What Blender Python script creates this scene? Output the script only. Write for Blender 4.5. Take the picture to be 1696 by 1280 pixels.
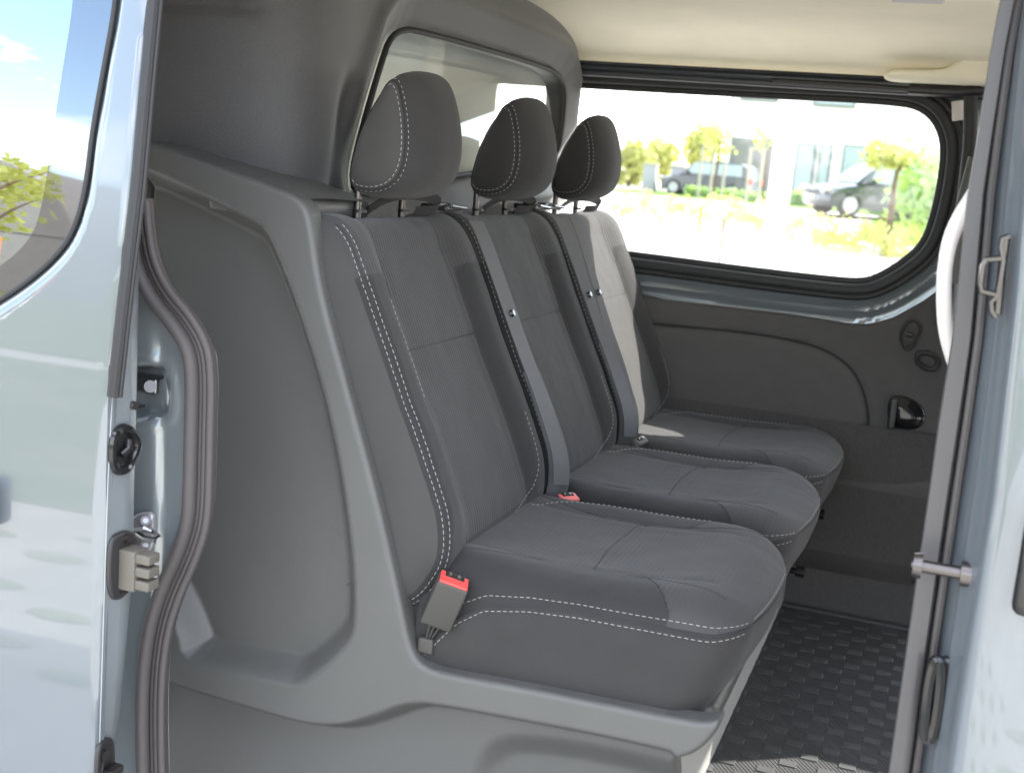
import bpy, bmesh, math, random
import numpy as np
from mathutils import Vector, Matrix, noise
random.seed(7); RNG=np.random.default_rng(7)
S=bpy.context.scene
for o in list(bpy.data.objects): bpy.data.objects.remove(o)
COL=S.collection
# ---------------------------------------------------------------- camera
ROLL,PITCH,YAW,F=math.radians(4.88),math.radians(10.32),math.radians(19.5),2000.0
CX,CY=848.,640.
_f=np.array([-math.sin(YAW)*math.cos(PITCH),math.cos(YAW)*math.cos(PITCH),-math.sin(PITCH)])
_r0=np.array([math.cos(YAW),math.sin(YAW),0.]); _u0=np.cross(_r0,_f)
_r=math.cos(ROLL)*_r0+math.sin(ROLL)*_u0; _u=-math.sin(ROLL)*_r0+math.cos(ROLL)*_u0
CAM=np.array([0,0,1.05])
cd=bpy.data.cameras.new('camera'); cam=bpy.data.objects.new('camera',cd); COL.objects.link(cam)
cam.matrix_world=Matrix(((_r[0],_u[0],-_f[0],CAM[0]),(_r[1],_u[1],-_f[1],CAM[1]),(_r[2],_u[2],-_f[2],CAM[2]),(0,0,0,1)))
cd.sensor_fit='HORIZONTAL'; cd.sensor_width=36; cd.lens=F/1696*36; cd.clip_start=.05; cd.clip_end=900
cd.dof.use_dof=True; cd.dof.focus_distance=2.05; cd.dof.aperture_fstop=5.6
S.camera=cam
# ---------------------------------------------------------------- light
SUN_AZ=math.radians(50.2)      # from +y towards +x
SUN_EL=math.radians(39.8)
W=bpy.data.worlds.new("World"); S.world=W; W.use_nodes=True
nt=W.node_tree; nt.nodes.clear()
out=nt.nodes.new('ShaderNodeOutputWorld'); bg=nt.nodes.new('ShaderNodeBackground'); sky=nt.nodes.new('ShaderNodeTexSky')
sky.sky_type='NISHITA'; sky.sun_disc=False; sky.sun_elevation=SUN_EL; sky.sun_rotation=SUN_AZ; sky.air_density=1.0; sky.dust_density=1.5
tc=nt.nodes.new('ShaderNodeTexCoord'); mp=nt.nodes.new('ShaderNodeMapping'); mp.inputs['Scale'].default_value=(1,1,2.6)
nz=nt.nodes.new('ShaderNodeTexNoise'); nz.inputs['Scale'].default_value=3.2; nz.inputs['Detail'].default_value=9; nz.inputs['Roughness'].default_value=.6
rp=nt.nodes.new('ShaderNodeValToRGB'); rp.color_ramp.elements[0].position=.44; rp.color_ramp.elements[1].position=.60
mx=nt.nodes.new('ShaderNodeMix'); mx.data_type='RGBA'; mx.inputs[7].default_value=(9.5,9.5,9.8,1)
L=nt.links.new
L(tc.outputs['Generated'],mp.inputs[0]); L(mp.outputs[0],nz.inputs['Vector']); L(nz.outputs[0],rp.inputs[0])
L(rp.outputs[0],mx.inputs[0]); L(sky.outputs[0],mx.inputs[6]); L(mx.outputs[2],bg.inputs[0]); L(bg.outputs[0],out.inputs[0])
bg.inputs[1].default_value=.15
sd=bpy.data.lights.new('sun','SUN'); so=bpy.data.objects.new('sun',sd); COL.objects.link(so)
sd.energy=3.4; sd.angle=math.radians(.55); sd.color=(1,.95,.87)
sv=Vector((math.sin(SUN_AZ)*math.cos(SUN_EL),math.cos(SUN_AZ)*math.cos(SUN_EL),math.sin(SUN_EL)))
so.rotation_euler=sv.to_track_quat('Z','Y').to_euler(); so.location=(3,6,6)
S.view_settings.view_transform='Standard'; S.view_settings.look='None'; S.view_settings.gamma=1
S.view_settings.use_curve_mapping=False; S.view_settings.exposure=2.35
S.render.engine='CYCLES'; S.cycles.max_bounces=10; S.cycles.diffuse_bounces=5; S.cycles.transparent_max_bounces=12

# ---------------------------------------------------------------- helpers
def ray(px,py): return _f+_r*(px-CX)/F-_u*(py-CY)/F
def U(px,py,y): d=ray(px,py); return CAM+d*(y/d[1])
def UX(px,py,x): d=ray(px,py); return CAM+d*(x/d[0])
def UZ(px,py,z): d=ray(px,py); return CAM+d*((z-CAM[2])/d[2])
def V(a): return Vector([float(t) for t in a])
def mk(name,verts,faces,mats,parent=None,smooth=True,uvs=None,fm=None,autosm=None):
    me=bpy.data.meshes.new(name); me.from_pydata([tuple(map(float,v)) for v in verts],[],[tuple(int(i) for i in f) for f in faces])
    if not isinstance(mats,(list,tuple)): mats=[mats]
    for m in mats: me.materials.append(m)
    if fm is not None: me.polygons.foreach_set('material_index',list(fm))
    if uvs is not None:
        ul=me.uv_layers.new(name='UVMap'); li=np.zeros(len(me.loops),dtype=int); me.loops.foreach_get('vertex_index',li)
        ul.data.foreach_set('uv',np.asarray(uvs,dtype=float)[li].ravel())
    me.polygons.foreach_set('use_smooth',[smooth]*len(me.polygons)); me.update()
    if autosm is not None:
        try: me.set_sharp_from_angle(angle=math.radians(autosm))
        except Exception: pass
    o=bpy.data.objects.new(name,me); COL.objects.link(o)
    if parent: o.parent=parent
    return o
def fixn(o):
    bm=bmesh.new(); bm.from_mesh(o.data); bmesh.ops.recalc_face_normals(bm,faces=bm.faces); bm.to_mesh(o.data); bm.free(); return o
class MB:
    def __init__(s): s.v=[]; s.f=[]; s.m=[]
    def add(s,vs,fs,mi=0):
        b=len(s.v); s.v+= [tuple(map(float,v)) for v in vs]; s.f+=[tuple(b+int(i) for i in f) for f in fs]; s.m+=[mi]*len(fs); return s
    def grid(s,P,mi=0,closeu=False,closev=False):
        nu,nv=len(P),len(P[0]); vs=[p for r in P for p in r]; fs=[]
        for i in range(nu if closeu else nu-1):
            for j in range(nv if closev else nv-1):
                a=i*nv+j;b=((i+1)%nu)*nv+j;c=((i+1)%nu)*nv+(j+1)%nv;d=i*nv+(j+1)%nv
                fs.append((a,b,c,d))
        return s.add(vs,fs,mi)
    def box(s,c,size,ax=None,bev=0,mi=0):
        hx,hy,hz=[t/2 for t in size]; c=V(c)
        if ax is None: ax=(Vector((1,0,0)),Vector((0,1,0)),Vector((0,0,1)))
        bm=bmesh.new(); bmesh.ops.create_cube(bm,size=2)
        for v in bm.verts: v.co=Vector((v.co.x*hx,v.co.y*hy,v.co.z*hz))
        if bev>0: bmesh.ops.bevel(bm,geom=list(bm.edges),offset=min(bev,.49*min(size)),segments=3,profile=.6,affect='EDGES')
        vs=[c+ax[0]*v.co.x+ax[1]*v.co.y+ax[2]*v.co.z for v in bm.verts]; fs=[[v.index for v in f.verts] for f in bm.faces]
        bm.free(); return s.add(vs,fs,mi)
    def tube(s,pts,r,n=10,closed=False,mi=0,flat=None,up=None,cap=True):
        """pts: polyline; r radius (float or list); flat=(a,b) ellipse radii, up = reference vector for b axis"""
        pts=[V(p) for p in pts]; N=len(pts); P=[]
        last=None
        for i,p in enumerate(pts):
            if closed: t=(pts[(i+1)%N]-pts[i-1])
            else: t=pts[min(i+1,N-1)]-pts[max(i-1,0)]
            t.normalize()
            if up is not None: b=Vector(up)-t*Vector(up).dot(t)
            else:
                b=(last if last is not None else (Vector((0,0,1)) if abs(t.z)<.9 else Vector((1,0,0)))); b=b-t*b.dot(t)
            b.normalize(); a=t.cross(b); last=b
            rr=r[i] if isinstance(r,(list,tuple)) else r
            ra,rb=(flat if flat else (rr,rr))
            P.append([p+a*ra*math.cos(2*math.pi*k/n)+b*rb*math.sin(2*math.pi*k/n) for k in range(n)])
        s.grid(P,mi,closeu=closed,closev=True)
        if not closed and cap:
            b=len(s.v)-N*n; s.f.append(tuple(b+k for k in range(n))[::-1]); s.m.append(mi)
            s.f.append(tuple(b+(N-1)*n+k for k in range(n))); s.m.append(mi)
        return s
    def cyl(s,p0,p1,r,n=16,mi=0,r2=None): return s.tube([p0,p1],[r,r if r2 is None else r2],n,mi=mi)
    def ribbon(s,pts,wv,th,mi=0):
        """flat strap: pts centre line, wv list of half-width vectors, th thickness"""
        P=[]
        for i,p in enumerate(pts):
            p=V(p); w=V(wv[i] if isinstance(wv,list) else wv)
            t=(V(pts[min(i+1,len(pts)-1)])-V(pts[max(i-1,0)])).normalized(); n=t.cross(w).normalized()*th/2
            P.append([p-w-n*.3,p-w*.97+n,p+w*.97+n,p+w-n*.3,p+w*.97-n,p-w*.97-n])
        return s.grid(P,mi,closev=True)
    def build(s,name,mats,parent=None,smooth=True,autosm=40,fix=True):
        o=mk(name,s.v,s.f,mats,parent,smooth,fm=s.m)
        if fix: fixn(o)
        if smooth and autosm:
            try: o.data.set_sharp_from_angle(angle=math.radians(autosm))
            except Exception: pass
        return o
def empty(name,loc=(0,0,0)):
    o=bpy.data.objects.new(name,None); COL.objects.link(o); o.location=loc; o.empty_display_size=.1; return o
def tag(o,label=None,cat=None,group=None,kind=None):
    if label: o['label']=label
    if cat: o['category']=cat
    if group: o['group']=group
    if kind: o['kind']=kind
    return o
def setloc(o,loc):            # move an Empty's origin to loc while children keep world place
    o.location=loc
    for c in o.children: c.matrix_parent_inverse=Matrix.Translation(-Vector(loc))
def chaikin(p,k=2,closed=True):
    p=np.asarray(p,dtype=float)
    for _ in range(k):
        if closed: q=np.roll(p,-1,axis=0); a=.75*p+.25*q; b=.25*p+.75*q; p=np.stack([a,b],1).reshape(-1,p.shape[1])
        else:
            a=.75*p[:-1]+.25*p[1:]; b=.25*p[:-1]+.75*p[1:]; m=np.stack([a,b],1).reshape(-1,p.shape[1]); p=np.vstack([p[:1],m,p[-1:]])
    return p
def resample(p,step,closed=False):
    p=np.asarray(p,dtype=float)
    if closed: p=np.vstack([p,p[:1]])
    d=np.r_[0,np.cumsum(np.linalg.norm(np.diff(p,axis=0),axis=1))]; n=max(2,int(d[-1]/step)+1); t=np.linspace(0,d[-1],n)
    q=np.stack([np.interp(t,d,p[:,k]) for k in range(p.shape[1])],1)
    return q[:-1] if closed else q
def inside(P,poly):
    x,y=P[:,0],P[:,1]; r=np.zeros(len(P),bool); n=len(poly)
    for i in range(n):
        x1,y1=poly[i]; x2,y2=poly[(i+1)%n]
        if y1==y2: continue
        c=((y1>y)!=(y2>y))&(x<(x2-x1)*(y-y1)/(y2-y1)+x1); r^=c
    return r
def near(P,poly,closed=True):
    best=np.full(len(P),1e9); cp=P.copy(); n=len(poly)
    for i in range(n if closed else n-1):
        a=np.array(poly[i]); b=np.array(poly[(i+1)%n]); ab=b-a; l=ab@ab
        if l<1e-14: continue
        t=np.clip(((P-a)@ab)/l,0,1); q=a+t[:,None]*ab; d=np.linalg.norm(P-q,axis=1); m=d<best
        best[m]=d[m]; cp[m]=q[m]
    return best,cp
def sst(t): t=np.clip(t,0,1); return t*t*(3-2*t)
def sdf(P,poly): d,_=near(P,poly); return np.where(inside(P,poly),d,-d)
def relief(name,mats,parent,outline,m3,res=.008,holes=(),height=None,rnd=.0,skirt=.02,matfn=None):
    """sheet over a polygon in (a,b); m3(a,b,h)->xyz arrays; height(P)->h; rounded edge and skirt turned away from h"""
    outline=np.asarray(outline,float); polys=[outline]+[np.asarray(h,float) for h in holes]
    lo=outline.min(0)-res; hi=outline.max(0)+res
    na,nb=int((hi[0]-lo[0])/res)+2,int((hi[1]-lo[1])/res)+2
    A,B=np.meshgrid(lo[0]+np.arange(na)*res,lo[1]+np.arange(nb)*res,indexing='ij'); P=np.stack([A.ravel(),B.ravel()],1)
    ins=inside(P,polys[0])
    for h in polys[1:]: ins&=~inside(P,h)
    best=np.full(len(P),1e9); cp=P.copy()
    for h in polys:
        d,c=near(P,h); m=d<best; best[m]=d[m]; cp[m]=c[m]
    sn=(~ins)&(best<res*1.45); Q=P.copy(); Q[sn]=cp[sn]; D=np.where(ins,best,0); ok=ins|sn
    idx=-np.ones(len(P),int); faces=[]; I=lambda i,j:i*nb+j
    for i in range(na-1):
        for j in range(nb-1):
            q=[I(i,j),I(i+1,j),I(i+1,j+1),I(i,j+1)]
            k=[a for a in q if ok[a]]
            if len(k)>=3 and any(ins[a] for a in k): faces.append(k)
    used=sorted({a for f in faces for a in f}); idx[used]=range(len(used)); Qu=Q[used]; Du=D[used]
    h=height(Qu) if height else np.zeros(len(Qu))
    if rnd>0: t=np.clip(rnd-Du,0,rnd); h=h-(rnd-np.sqrt(np.maximum(rnd*rnd-t*t,0)))
    X=np.asarray(m3(Qu[:,0],Qu[:,1],h)).T
    faces=[[int(idx[a]) for a in f] for f in faces]; nf=len(faces)
    cent=np.array([Qu[f].mean(0) for f in faces]); fm=list(matfn(cent)) if matfn else [0]*nf
    verts=list(X)
    if skirt:
        ed={}
        for f in faces:
            for a,b in zip(f,f[1:]+f[:1]):
                k=(min(a,b),max(a,b)); ed[k]=None if k in ed else (a,b)
        bd=[e for e in ed.values() if e]; vb={}
        Xs=np.asarray(m3(Qu[:,0],Qu[:,1],h-skirt)).T
        for a,b in bd:
            for c in (a,b):
                if c not in vb: vb[c]=len(verts); verts.append(Xs[c])
            faces.append([b,a,vb[a],vb[b]]); fm.append(0)
    o=mk(name,verts,faces,mats,parent,True,uvs=[(0,0)]*0 or None,fm=fm); fixn(o)
    try: o.data.set_sharp_from_angle(angle=math.radians(50))
    except Exception: pass
    return o
def prof(pts): # piecewise smooth interpolation over first coordinate
    p=np.asarray(pts,float); return lambda t:np.interp(t,p[:,0],p[:,1])
def pl(pts,y): return [U(a,b,y)[[0,2]] for a,b in pts]

# ---------------------------------------------------------------- materials
def mat(name,col,rough=.6,metal=0,spec=.5,coat=0,bump=None,var=0,varscale=30,sheen=0,coatr=.03):
    m=bpy.data.materials.new(name); m.use_nodes=True; n=m.node_tree; b=n.nodes['Principled BSDF']
    b.inputs['Base Color'].default_value=(*col,1); b.inputs['Roughness'].default_value=rough; b.inputs['Metallic'].default_value=metal
    b.inputs['Specular IOR Level'].default_value=spec; b.inputs['Coat Weight'].default_value=coat; b.inputs['Coat Roughness'].default_value=coatr
    b.inputs['Sheen Weight'].default_value=sheen
    t=n.nodes.new('ShaderNodeTexCoord')
    if bump:
        kind,scale,dist,st=bump
        if kind=='rib' or kind=='rib2':
            w=n.nodes.new('ShaderNodeTexWave'); w.inputs['Scale'].default_value=scale; w.inputs['Distortion'].default_value=1.2; w.inputs['Detail'].default_value=2
            w.bands_direction='X' if kind=='rib' else 'DIAGONAL'; n.links.new(t.outputs['UV'],w.inputs['Vector']); src=w.outputs['Fac']
            n2=n.nodes.new('ShaderNodeTexNoise'); n2.inputs['Scale'].default_value=900; n.links.new(t.outputs['Object'],n2.inputs['Vector'])
            ad=n.nodes.new('ShaderNodeMath'); ad.operation='ADD'; n.links.new(src,ad.inputs[0]); n.links.new(n2.outputs[0],ad.inputs[1]); src=ad.outputs[0]
        elif kind=='weave':
            w=n.nodes.new('ShaderNodeTexVoronoi'); w.inputs['Scale'].default_value=scale; n.links.new(t.outputs['Object'],w.inputs['Vector']); src=w.outputs['Distance']
        else:
            w=n.nodes.new('ShaderNodeTexNoise'); w.inputs['Scale'].default_value=scale; w.inputs['Detail'].default_value=5; n.links.new(t.outputs['Object'],w.inputs['Vector']); src=w.outputs[0]
        bp=n.nodes.new('ShaderNodeBump'); bp.inputs['Distance'].default_value=dist; bp.inputs['Strength'].default_value=st
        n.links.new(src,bp.inputs['Height']); n.links.new(bp.outputs[0],b.inputs['Normal'])
    if var:
        z=n.nodes.new('ShaderNodeTexNoise'); z.inputs['Scale'].default_value=varscale; z.inputs['Detail'].default_value=6; n.links.new(t.outputs['Object'],z.inputs['Vector'])
        r=n.nodes.new('ShaderNodeMapRange'); r.inputs[1].default_value=.3; r.inputs[2].default_value=.7; r.inputs[3].default_value=1-var; r.inputs[4].default_value=1+var
        n.links.new(z.outputs[0],r.inputs[0])
        h=n.nodes.new('ShaderNodeVectorMath'); h.operation='SCALE'; h.inputs[0].default_value=col; n.links.new(r.outputs[0],h.inputs['Scale']); n.links.new(h.outputs[0],b.inputs['Base Color'])
    return m
M={}
M['fab_side']=mat('smooth_side_fabric',(.048,.046,.045),.7,spec=.2,bump=('noise',700,.0006,.25),sheen=.15,var=.05,varscale=12)
M['fab_bol']=mat('bolster_fabric',(.034,.033,.034),.95,spec=.1,bump=('weave',700,.0008,.7),sheen=.15,var=.06,varscale=15)
M['fab_rib']=mat('ribbed_fabric',(.053,.0515,.053),.92,spec=.12,bump=('rib',34,.001,.5),sheen=.15,var=.05,varscale=15)
M['fab_rib2']=mat('ribbed_cushion_fabric',(.054,.0525,.054),.92,spec=.12,bump=('rib',36,.001,.4),sheen=.15,var=.05,varscale=15)
M['fab_head']=mat('headrest_fabric',(.040,.0385,.039),.95,spec=.1,bump=('weave',700,.0007,.7),sheen=.12,var=.05,varscale=20)
M['thread']=mat('pale_thread',(.40,.38,.37),.7)
M['seam']=mat('dark_seam',(.02,.02,.022),.8)
M['console']=mat('grained_grey_plastic',(.080,.080,.0785),.40,spec=.45,bump=('noise',800,.0006,.5),var=.05,varscale=5)
M['cloth']=mat('felted_bulkhead_cloth',(.042,.0405,.043),.5,spec=.5,bump=('noise',650,.0016,.6),sheen=.4,var=.12,varscale=300)
M['liner']=mat('beige_headliner_felt',(.87,.81,.67),.95,spec=.15,bump=('noise',600,.0008,.4),var=.03,varscale=8)
M['trim']=mat('dark_wall_trim',(.088,.084,.083),.85,spec=.15,bump=('noise',900,.0005,.4),var=.05,varscale=20)
M['darkfloor']=mat('dark_carpet',(.07,.067,.066),.95,spec=.1,bump=('noise',500,.002,.5),var=.15,varscale=200)
M['mat']=mat('black_rubber_mat',(.048,.050,.052),.65,spec=.35,bump=('noise',500,.0004,.3),var=.12,varscale=14)
M['paint']=mat('blue_grey_car_paint',(.135,.155,.175),.32,metal=.3,coat=1,bump=('noise',1500,.00002,.15))
M['paint'].node_tree.nodes['Principled BSDF'].inputs['Coat IOR'].default_value=1.62
M['jamb']=mat('blue_grey_jamb_paint',(.27,.30,.32),.30,metal=.4,coat=1,coatr=.05)
M['rubber']=mat('grey_brown_rubber',(.062,.056,.056),.55,spec=.4,bump=('noise',900,.0003,.3))
M['seal']=mat('black_rubber_seal',(.022,.022,.024),.55,spec=.4)
M['strip']=mat('pillar_seal_plastic',(.073,.068,.070),.5,spec=.4)
M['black']=mat('black_plastic',(.025,.024,.026),.4)
M['gloss']=mat('gloss_black',(.012,.012,.013),.12)
M['metal']=mat('bare_steel',(.30,.30,.31),.35,metal=1)
M['zinc']=mat('zinc_plate',(.42,.41,.42),.5,metal=.6)
M['dmetal']=mat('dark_steel',(.12,.11,.11),.3,metal=.9)
M["red"]=mat('red_button_plastic',(.75,.06,.055),.4)
M['pink']=mat('faded_red_plastic',(.75,.16,.15),.4)
M['belt']=mat('belt_webbing',(.095,.096,.10),.45,spec=.5,bump=('weave',1200,.0003,.4))
M['handle']=mat('pale_grey_handle',(.62,.58,.56),.5)
M['beigeplug']=mat('beige_contact_plastic',(.105,.095,.08),.6)
M['whiteedge']=mat('pale_painted_steel',(.3,.3,.29),.4)
def glassmat(name,tint,refl,rough=.0,ior=1.5,mixmin=0):
    m=bpy.data.materials.new(name); m.use_nodes=True; n=m.node_tree; n.nodes.clear()
    o=n.nodes.new('ShaderNodeOutputMaterial'); t=n.nodes.new('ShaderNodeBsdfTransparent'); g=n.nodes.new('ShaderNodeBsdfGlossy'); x=n.nodes.new('ShaderNodeMixShader')
    t.inputs[0].default_value=(*tint,1); g.inputs['Roughness'].default_value=rough; g.inputs[0].default_value=(*refl,1)
    lw=n.nodes.new('ShaderNodeLayerWeight'); lw.inputs['Blend'].default_value=.5
    pw=n.nodes.new('ShaderNodeMath'); pw.operation='POWER'; pw.inputs[1].default_value=5.0; n.links.new(lw.outputs['Facing'],pw.inputs[0])
    f=n.nodes.new('ShaderNodeMath'); f.operation='MULTIPLY_ADD'; f.inputs[1].default_value=.9; f.inputs[2].default_value=.05; n.links.new(pw.outputs[0],f.inputs[0])
    a=n.nodes.new('ShaderNodeMath'); a.operation='MAXIMUM'; a.inputs[1].default_value=mixmin
    n.links.new(f.outputs[0],a.inputs[0]); n.links.new(a.outputs[0],x.inputs[0]); n.links.new(t.outputs[0],x.inputs[1]); n.links.new(g.outputs[0],x.inputs[2]); n.links.new(x.outputs[0],o.inputs[0]); return m
def glassfix(): pass
M['glass']=glassmat('clear_glass',(.93,.95,.93),(1,1,1),0,1.45)
M['bulkglass']=glassmat('bulkhead_glass',(.86,.9,.87),(.95,.99,.97),.0,1.5,.28)
_n=M['bulkglass'].node_tree; _o=_n.nodes['Material Output']; _sh=_o.inputs[0].links[0].from_socket; _d=_n.nodes.new('ShaderNodeBsdfDiffuse'); _d.inputs[0].default_value=(.80,.82,.78,1); _m=_n.nodes.new('ShaderNodeMixShader'); _m.inputs[0].default_value=.40
_n.links.new(_sh,_m.inputs[1]); _n.links.new(_d.outputs[0],_m.inputs[2]); _n.links.new(_m.outputs[0],_o.inputs[0])  # white diffuse share paints a pale haze into the glass
M['doorglass']=glassmat('tinted_door_glass',(.05,.06,.06),(.93,.97,1),0,1.5,.44)
M['frit']=mat('black_glass_band',(.012,.012,.016),.03,spec=1.0,coat=1,coatr=0)
M['frit'].node_tree.nodes['Principled BSDF'].inputs['Coat IOR'].default_value=2.2

# =============================================================== VAN
van=empty('van'); tag(van,'blue-grey van seen through its open sliding door, dark moulded cabin inside','van')
FW=3.24          # far side wall
# ---- headliner
yp=[(1.40,1.335),(1.47,1.36),(1.60,1.405),(1.8,1.432),(2.1,1.445),(2.6,1.447),(2.88,1.435),(3.03,1.415),(3.12,1.392),(3.17,1.37),(3.185,1.352),(3.18,1.342)]
yp=chaikin(yp,2,False); P=[]
for x in np.linspace(-1.12,.95,40):
    P.append([(x,y,z+.006*math.sin(x*3+1)*math.exp(-((y-2.5)/.5)**2)) for y,z in yp])
b=MB(); b.grid(P); headl=b.build('headliner',M['liner'],van)
b=MB(); b.box((-.97,2.3,1.53),(3.86,2.05,.05),bev=.02); b.box((-1.9,2.3,1.50),(1.5,1.9,.02)); b.build('roof_panel',M['paint'],van)
b=MB(); b.tube([(x,3.19,1.341) for x in np.linspace(-1.05,.0,8)],.006); b.build('headliner_edge',M['seal'],headl)
# moulded lump at the end of the headliner
m3y=lambda y0:(lambda a,b,h:(a,y0-h+0*a,b))
lump=chaikin(pl([(1462,120),(1478,112),(1560,114),(1580,104),(1592,90),(1625,84),(1660,84),(1660,140),(1600,138),(1480,133),(1462,128)],3.12),2)
relief('headliner_moulding',M['liner'],headl,lump,m3y(3.14),res=.005,rnd=.015,skirt=.07)
# ceiling lamp fragment
b=MB(); b.box(UZ(1520,-4,1.437),(.10,.06,.016),bev=.006); b.build('ceiling_lamp',M['handle'],headl)
# ---- far side wall
scaleF=FW
winpx=[(700,118),(980,135),(1250,149),(1490,160),(1535,172),(1562,200),(1574,240),(1568,300),(1555,360),(1538,408),(1500,442),(1455,468),(1430,474),(1395,473),(1240,455),(1070,432),(700,385)]
win=chaikin(pl(winpx,FW),2)
win[:,0]=np.maximum(win[:,0],-1.6)
front=np.array([(.42,.88),(.42,1.18),(.48,1.26),(.75,1.28),(1.2,1.2),(2.0,.95),(2.03,.88)])  # cab side window, outline shaped to steer sun onto far seat and floor
sill=pl([(700,420),(1070,463),(1240,488),(1400,507),(1440,510),(1480,500),(1530,472),(1580,430),(1700,380)],FW)
def wallh(P):
    d,_=near(P,win); h=np.zeros(len(P))
    ins=inside(P,win); o=~ins
    # pressed bead running round the opening
    h=.022*np.exp(-((d-.062)/.013)**2)*o-.0*d+.008*np.exp(-((d-.098)/.008)**2)*o
    return h-.02*sst((d-.03)/-.02+1)*0
wall_out=[(-1.62,.30),(2.2,.30),(2.2,.92),(1.3,1.29),(1.0,1.43),(-1.62,1.43)]
sidewall=relief('side_wall',M['jamb'],van,wall_out,m3y(FW),res=.0085,holes=[resample(win,.02,True),front],height=wallh,skirt=.06)
b=MB(); b.tube([(x,y,z) for x,z in [(0,0)] for y in [0,0]][:0] or [U(100,100,3.25),U(120,100,3.25)],.001)
wl=resample(win,.02,True)
def offs(poly,d):
    p=np.asarray(poly); t=np.roll(p,-1,0)-np.roll(p,1,0); t/=np.linalg.norm(t,axis=1)[:,None]; n=np.stack([t[:,1],-t[:,0]],1)
    area=.5*np.sum(p[:,0]*np.roll(p[:,1],-1)-np.roll(p[:,0],-1)*p[:,1]); return p+n*d*(1 if area>0 else -1)
b=MB(); w1=offs(wl,.010)
b.tube([(x,FW-.014,z) for x,z in w1],.017,10,closed=True,flat=(.017,.012),up=(0,1,0))
b.tube([(x,FW-.02,z) for x,z in offs(wl,.028)],.008,8,closed=True)
b.tube([(x,FW-.004,z) for x,z in offs(wl,-.012)],.008,8,closed=True,flat=(.010,.006),up=(0,1,0))
wseal=b.build('window_seal',M['seal'],van,autosm=None)
o=mk('window_glass',[(x,FW+.02,z) for x,z in wl],[list(range(len(wl)))],M['glass'],van,False)
# dark rail over the window (slide rail)
b=MB()
for k,(z,r,yy) in enumerate([(1.343,.008,3.2),(1.327,.012,3.215),(1.310,.009,3.21)]): b.tube([(x,yy,z-.002*x) for x in np.linspace(-1.05,.02,12)],r)
b.build('upper_rail',mat('dark_rail',(.045,.048,.06),.4,coat=.3),van)
b=MB(); b.tube([U(*p,3.2) for p in [(1280,134),(1350,138),(1440,143),(1500,148),(1535,158)]],.006); b.tube([U(*p,3.19) for p in [(1505,148),(1560,152),(1600,152),(1625,150)]],.013); b.build('rail_end_bracket',M['black'],van)
# far pillar behind the window
b=MB(); b.tube([U(*p,3.16) for p in [(1608,160),(1606,240),(1596,330),(1584,400),(1572,450),(1560,540)]],.012,flat=(.016,.012),up=(0,1,0)); b.build('front_door_seal',M['seal'],van)
b=MB(); b.tube([U(*p,3.2) for p in [(1586,168),(1587,200)]],.012,flat=(.014,.01),up=(0,1,0)); b.build('pillar_cap',M['handle'],van)
b=MB(); b.tube([U(*p,3.1) for p in [(1618,262),(1600,330),(1590,400),(1584,470)]],.012,flat=(.02,.01),up=(0,1,0)); b.build('far_belt_cover',M['console'],van)
# painted sill bead is in the wall; trim card below it
trim_out=pl([(700,440),(1060,487),(1100,497),(1300,520),(1400,535),(1440,538),(1480,526),(1530,498),(1562,476),(1580,560),(1568,800),(1545,1000)],FW-.02)
trim_out=[tuple(p) for p in trim_out]+[(.06,.10),(-1.45,.10)]
grv=chaikin(pl([(1000,528),(1100,537),(1200,545),(1300,558),(1370,577),(1410,605),(1430,640),(1441,690),(1437,712),(1400,728),(1340,735)],FW-.02),2,False)
low=pl([(1000,735),(1340,760),(1480,775),(1590,770)],FW-.02)
def trimh(P):
    d,_=near(P,grv,False); h=-.007*np.exp(-(d/.004)**2)+.0*d
    pan=np.vstack([grv,[(-1.3,grv[-1][1]),(-1.3,grv[0][1])]]); s=sdf(P,pan); h+=.008*sst(s/.02)
    zl=np.interp(P[:,0],[p[0] for p in low],[p[1] for p in low]); h+=.03*sst((zl-P[:,1])/.04)
    return h
trimc=relief('wall_trim_panel',M['trim'],van,trim_out,m3y(FW-.035),res=.009,height=trimh,rnd=.01,skirt=.03)
# dark lower step trim with edge
b=MB(); b.grid([[(x,3.19,.47),(x,3.165,.2),(x,3.15,.13),(x,3.12,.115),(x,3.05,.11),(x,3.04,.0)] for x in np.linspace(-1.1,.08,14)]); b.build('lower_side_trim',M['darkfloor'],van)
b=MB(); b.tube([U(*p,3.1) for p in [(1500,975),(1470,985),(1440,1000),(1410,1008)]],.008); b.tube([U(*p,3.08) for p in [(1520,960),(1490,988),(1460,1003)]],.008); b.build('cable_loom',M['black'],van)
# cup pocket, trim catch, buckle slot
pk=chaikin(pl([(1472,658),(1490,655),(1512,662),(1530,676),(1534,695),(1524,710),(1505,714),(1476,708),(1468,690)],FW-.05),2)
relief('wall_pocket',M['gloss'],trimc,pk,m3y(FW-.042),res=.004,height=lambda P:.018*sst(sdf(P,pk)/.03),rnd=.004,skirt=.01)
b=MB(); b.box(U(1478,684,FW-.06),(.018,.02,.082),bev=.007); b.build('pocket_lip',M['black'],trimc)
c1=[(1494,548),(1503,532),(1516,530),(1525,542),(1522,555),(1515,560),(1513,572),(1502,582),(1493,570),(1490,558)]
c2=[(1517,592),(1522,584),(1545,586),(1554,596),(1550,612),(1535,612),(1520,602)]
b=MB(); b.tube([(x,FW-.037,z) for x,z in resample(grv,.02)],.0028,6); b.build('groove_dark_line',M['seal'],trimc)  # thin black tube added to darken the line of the groove
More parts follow.
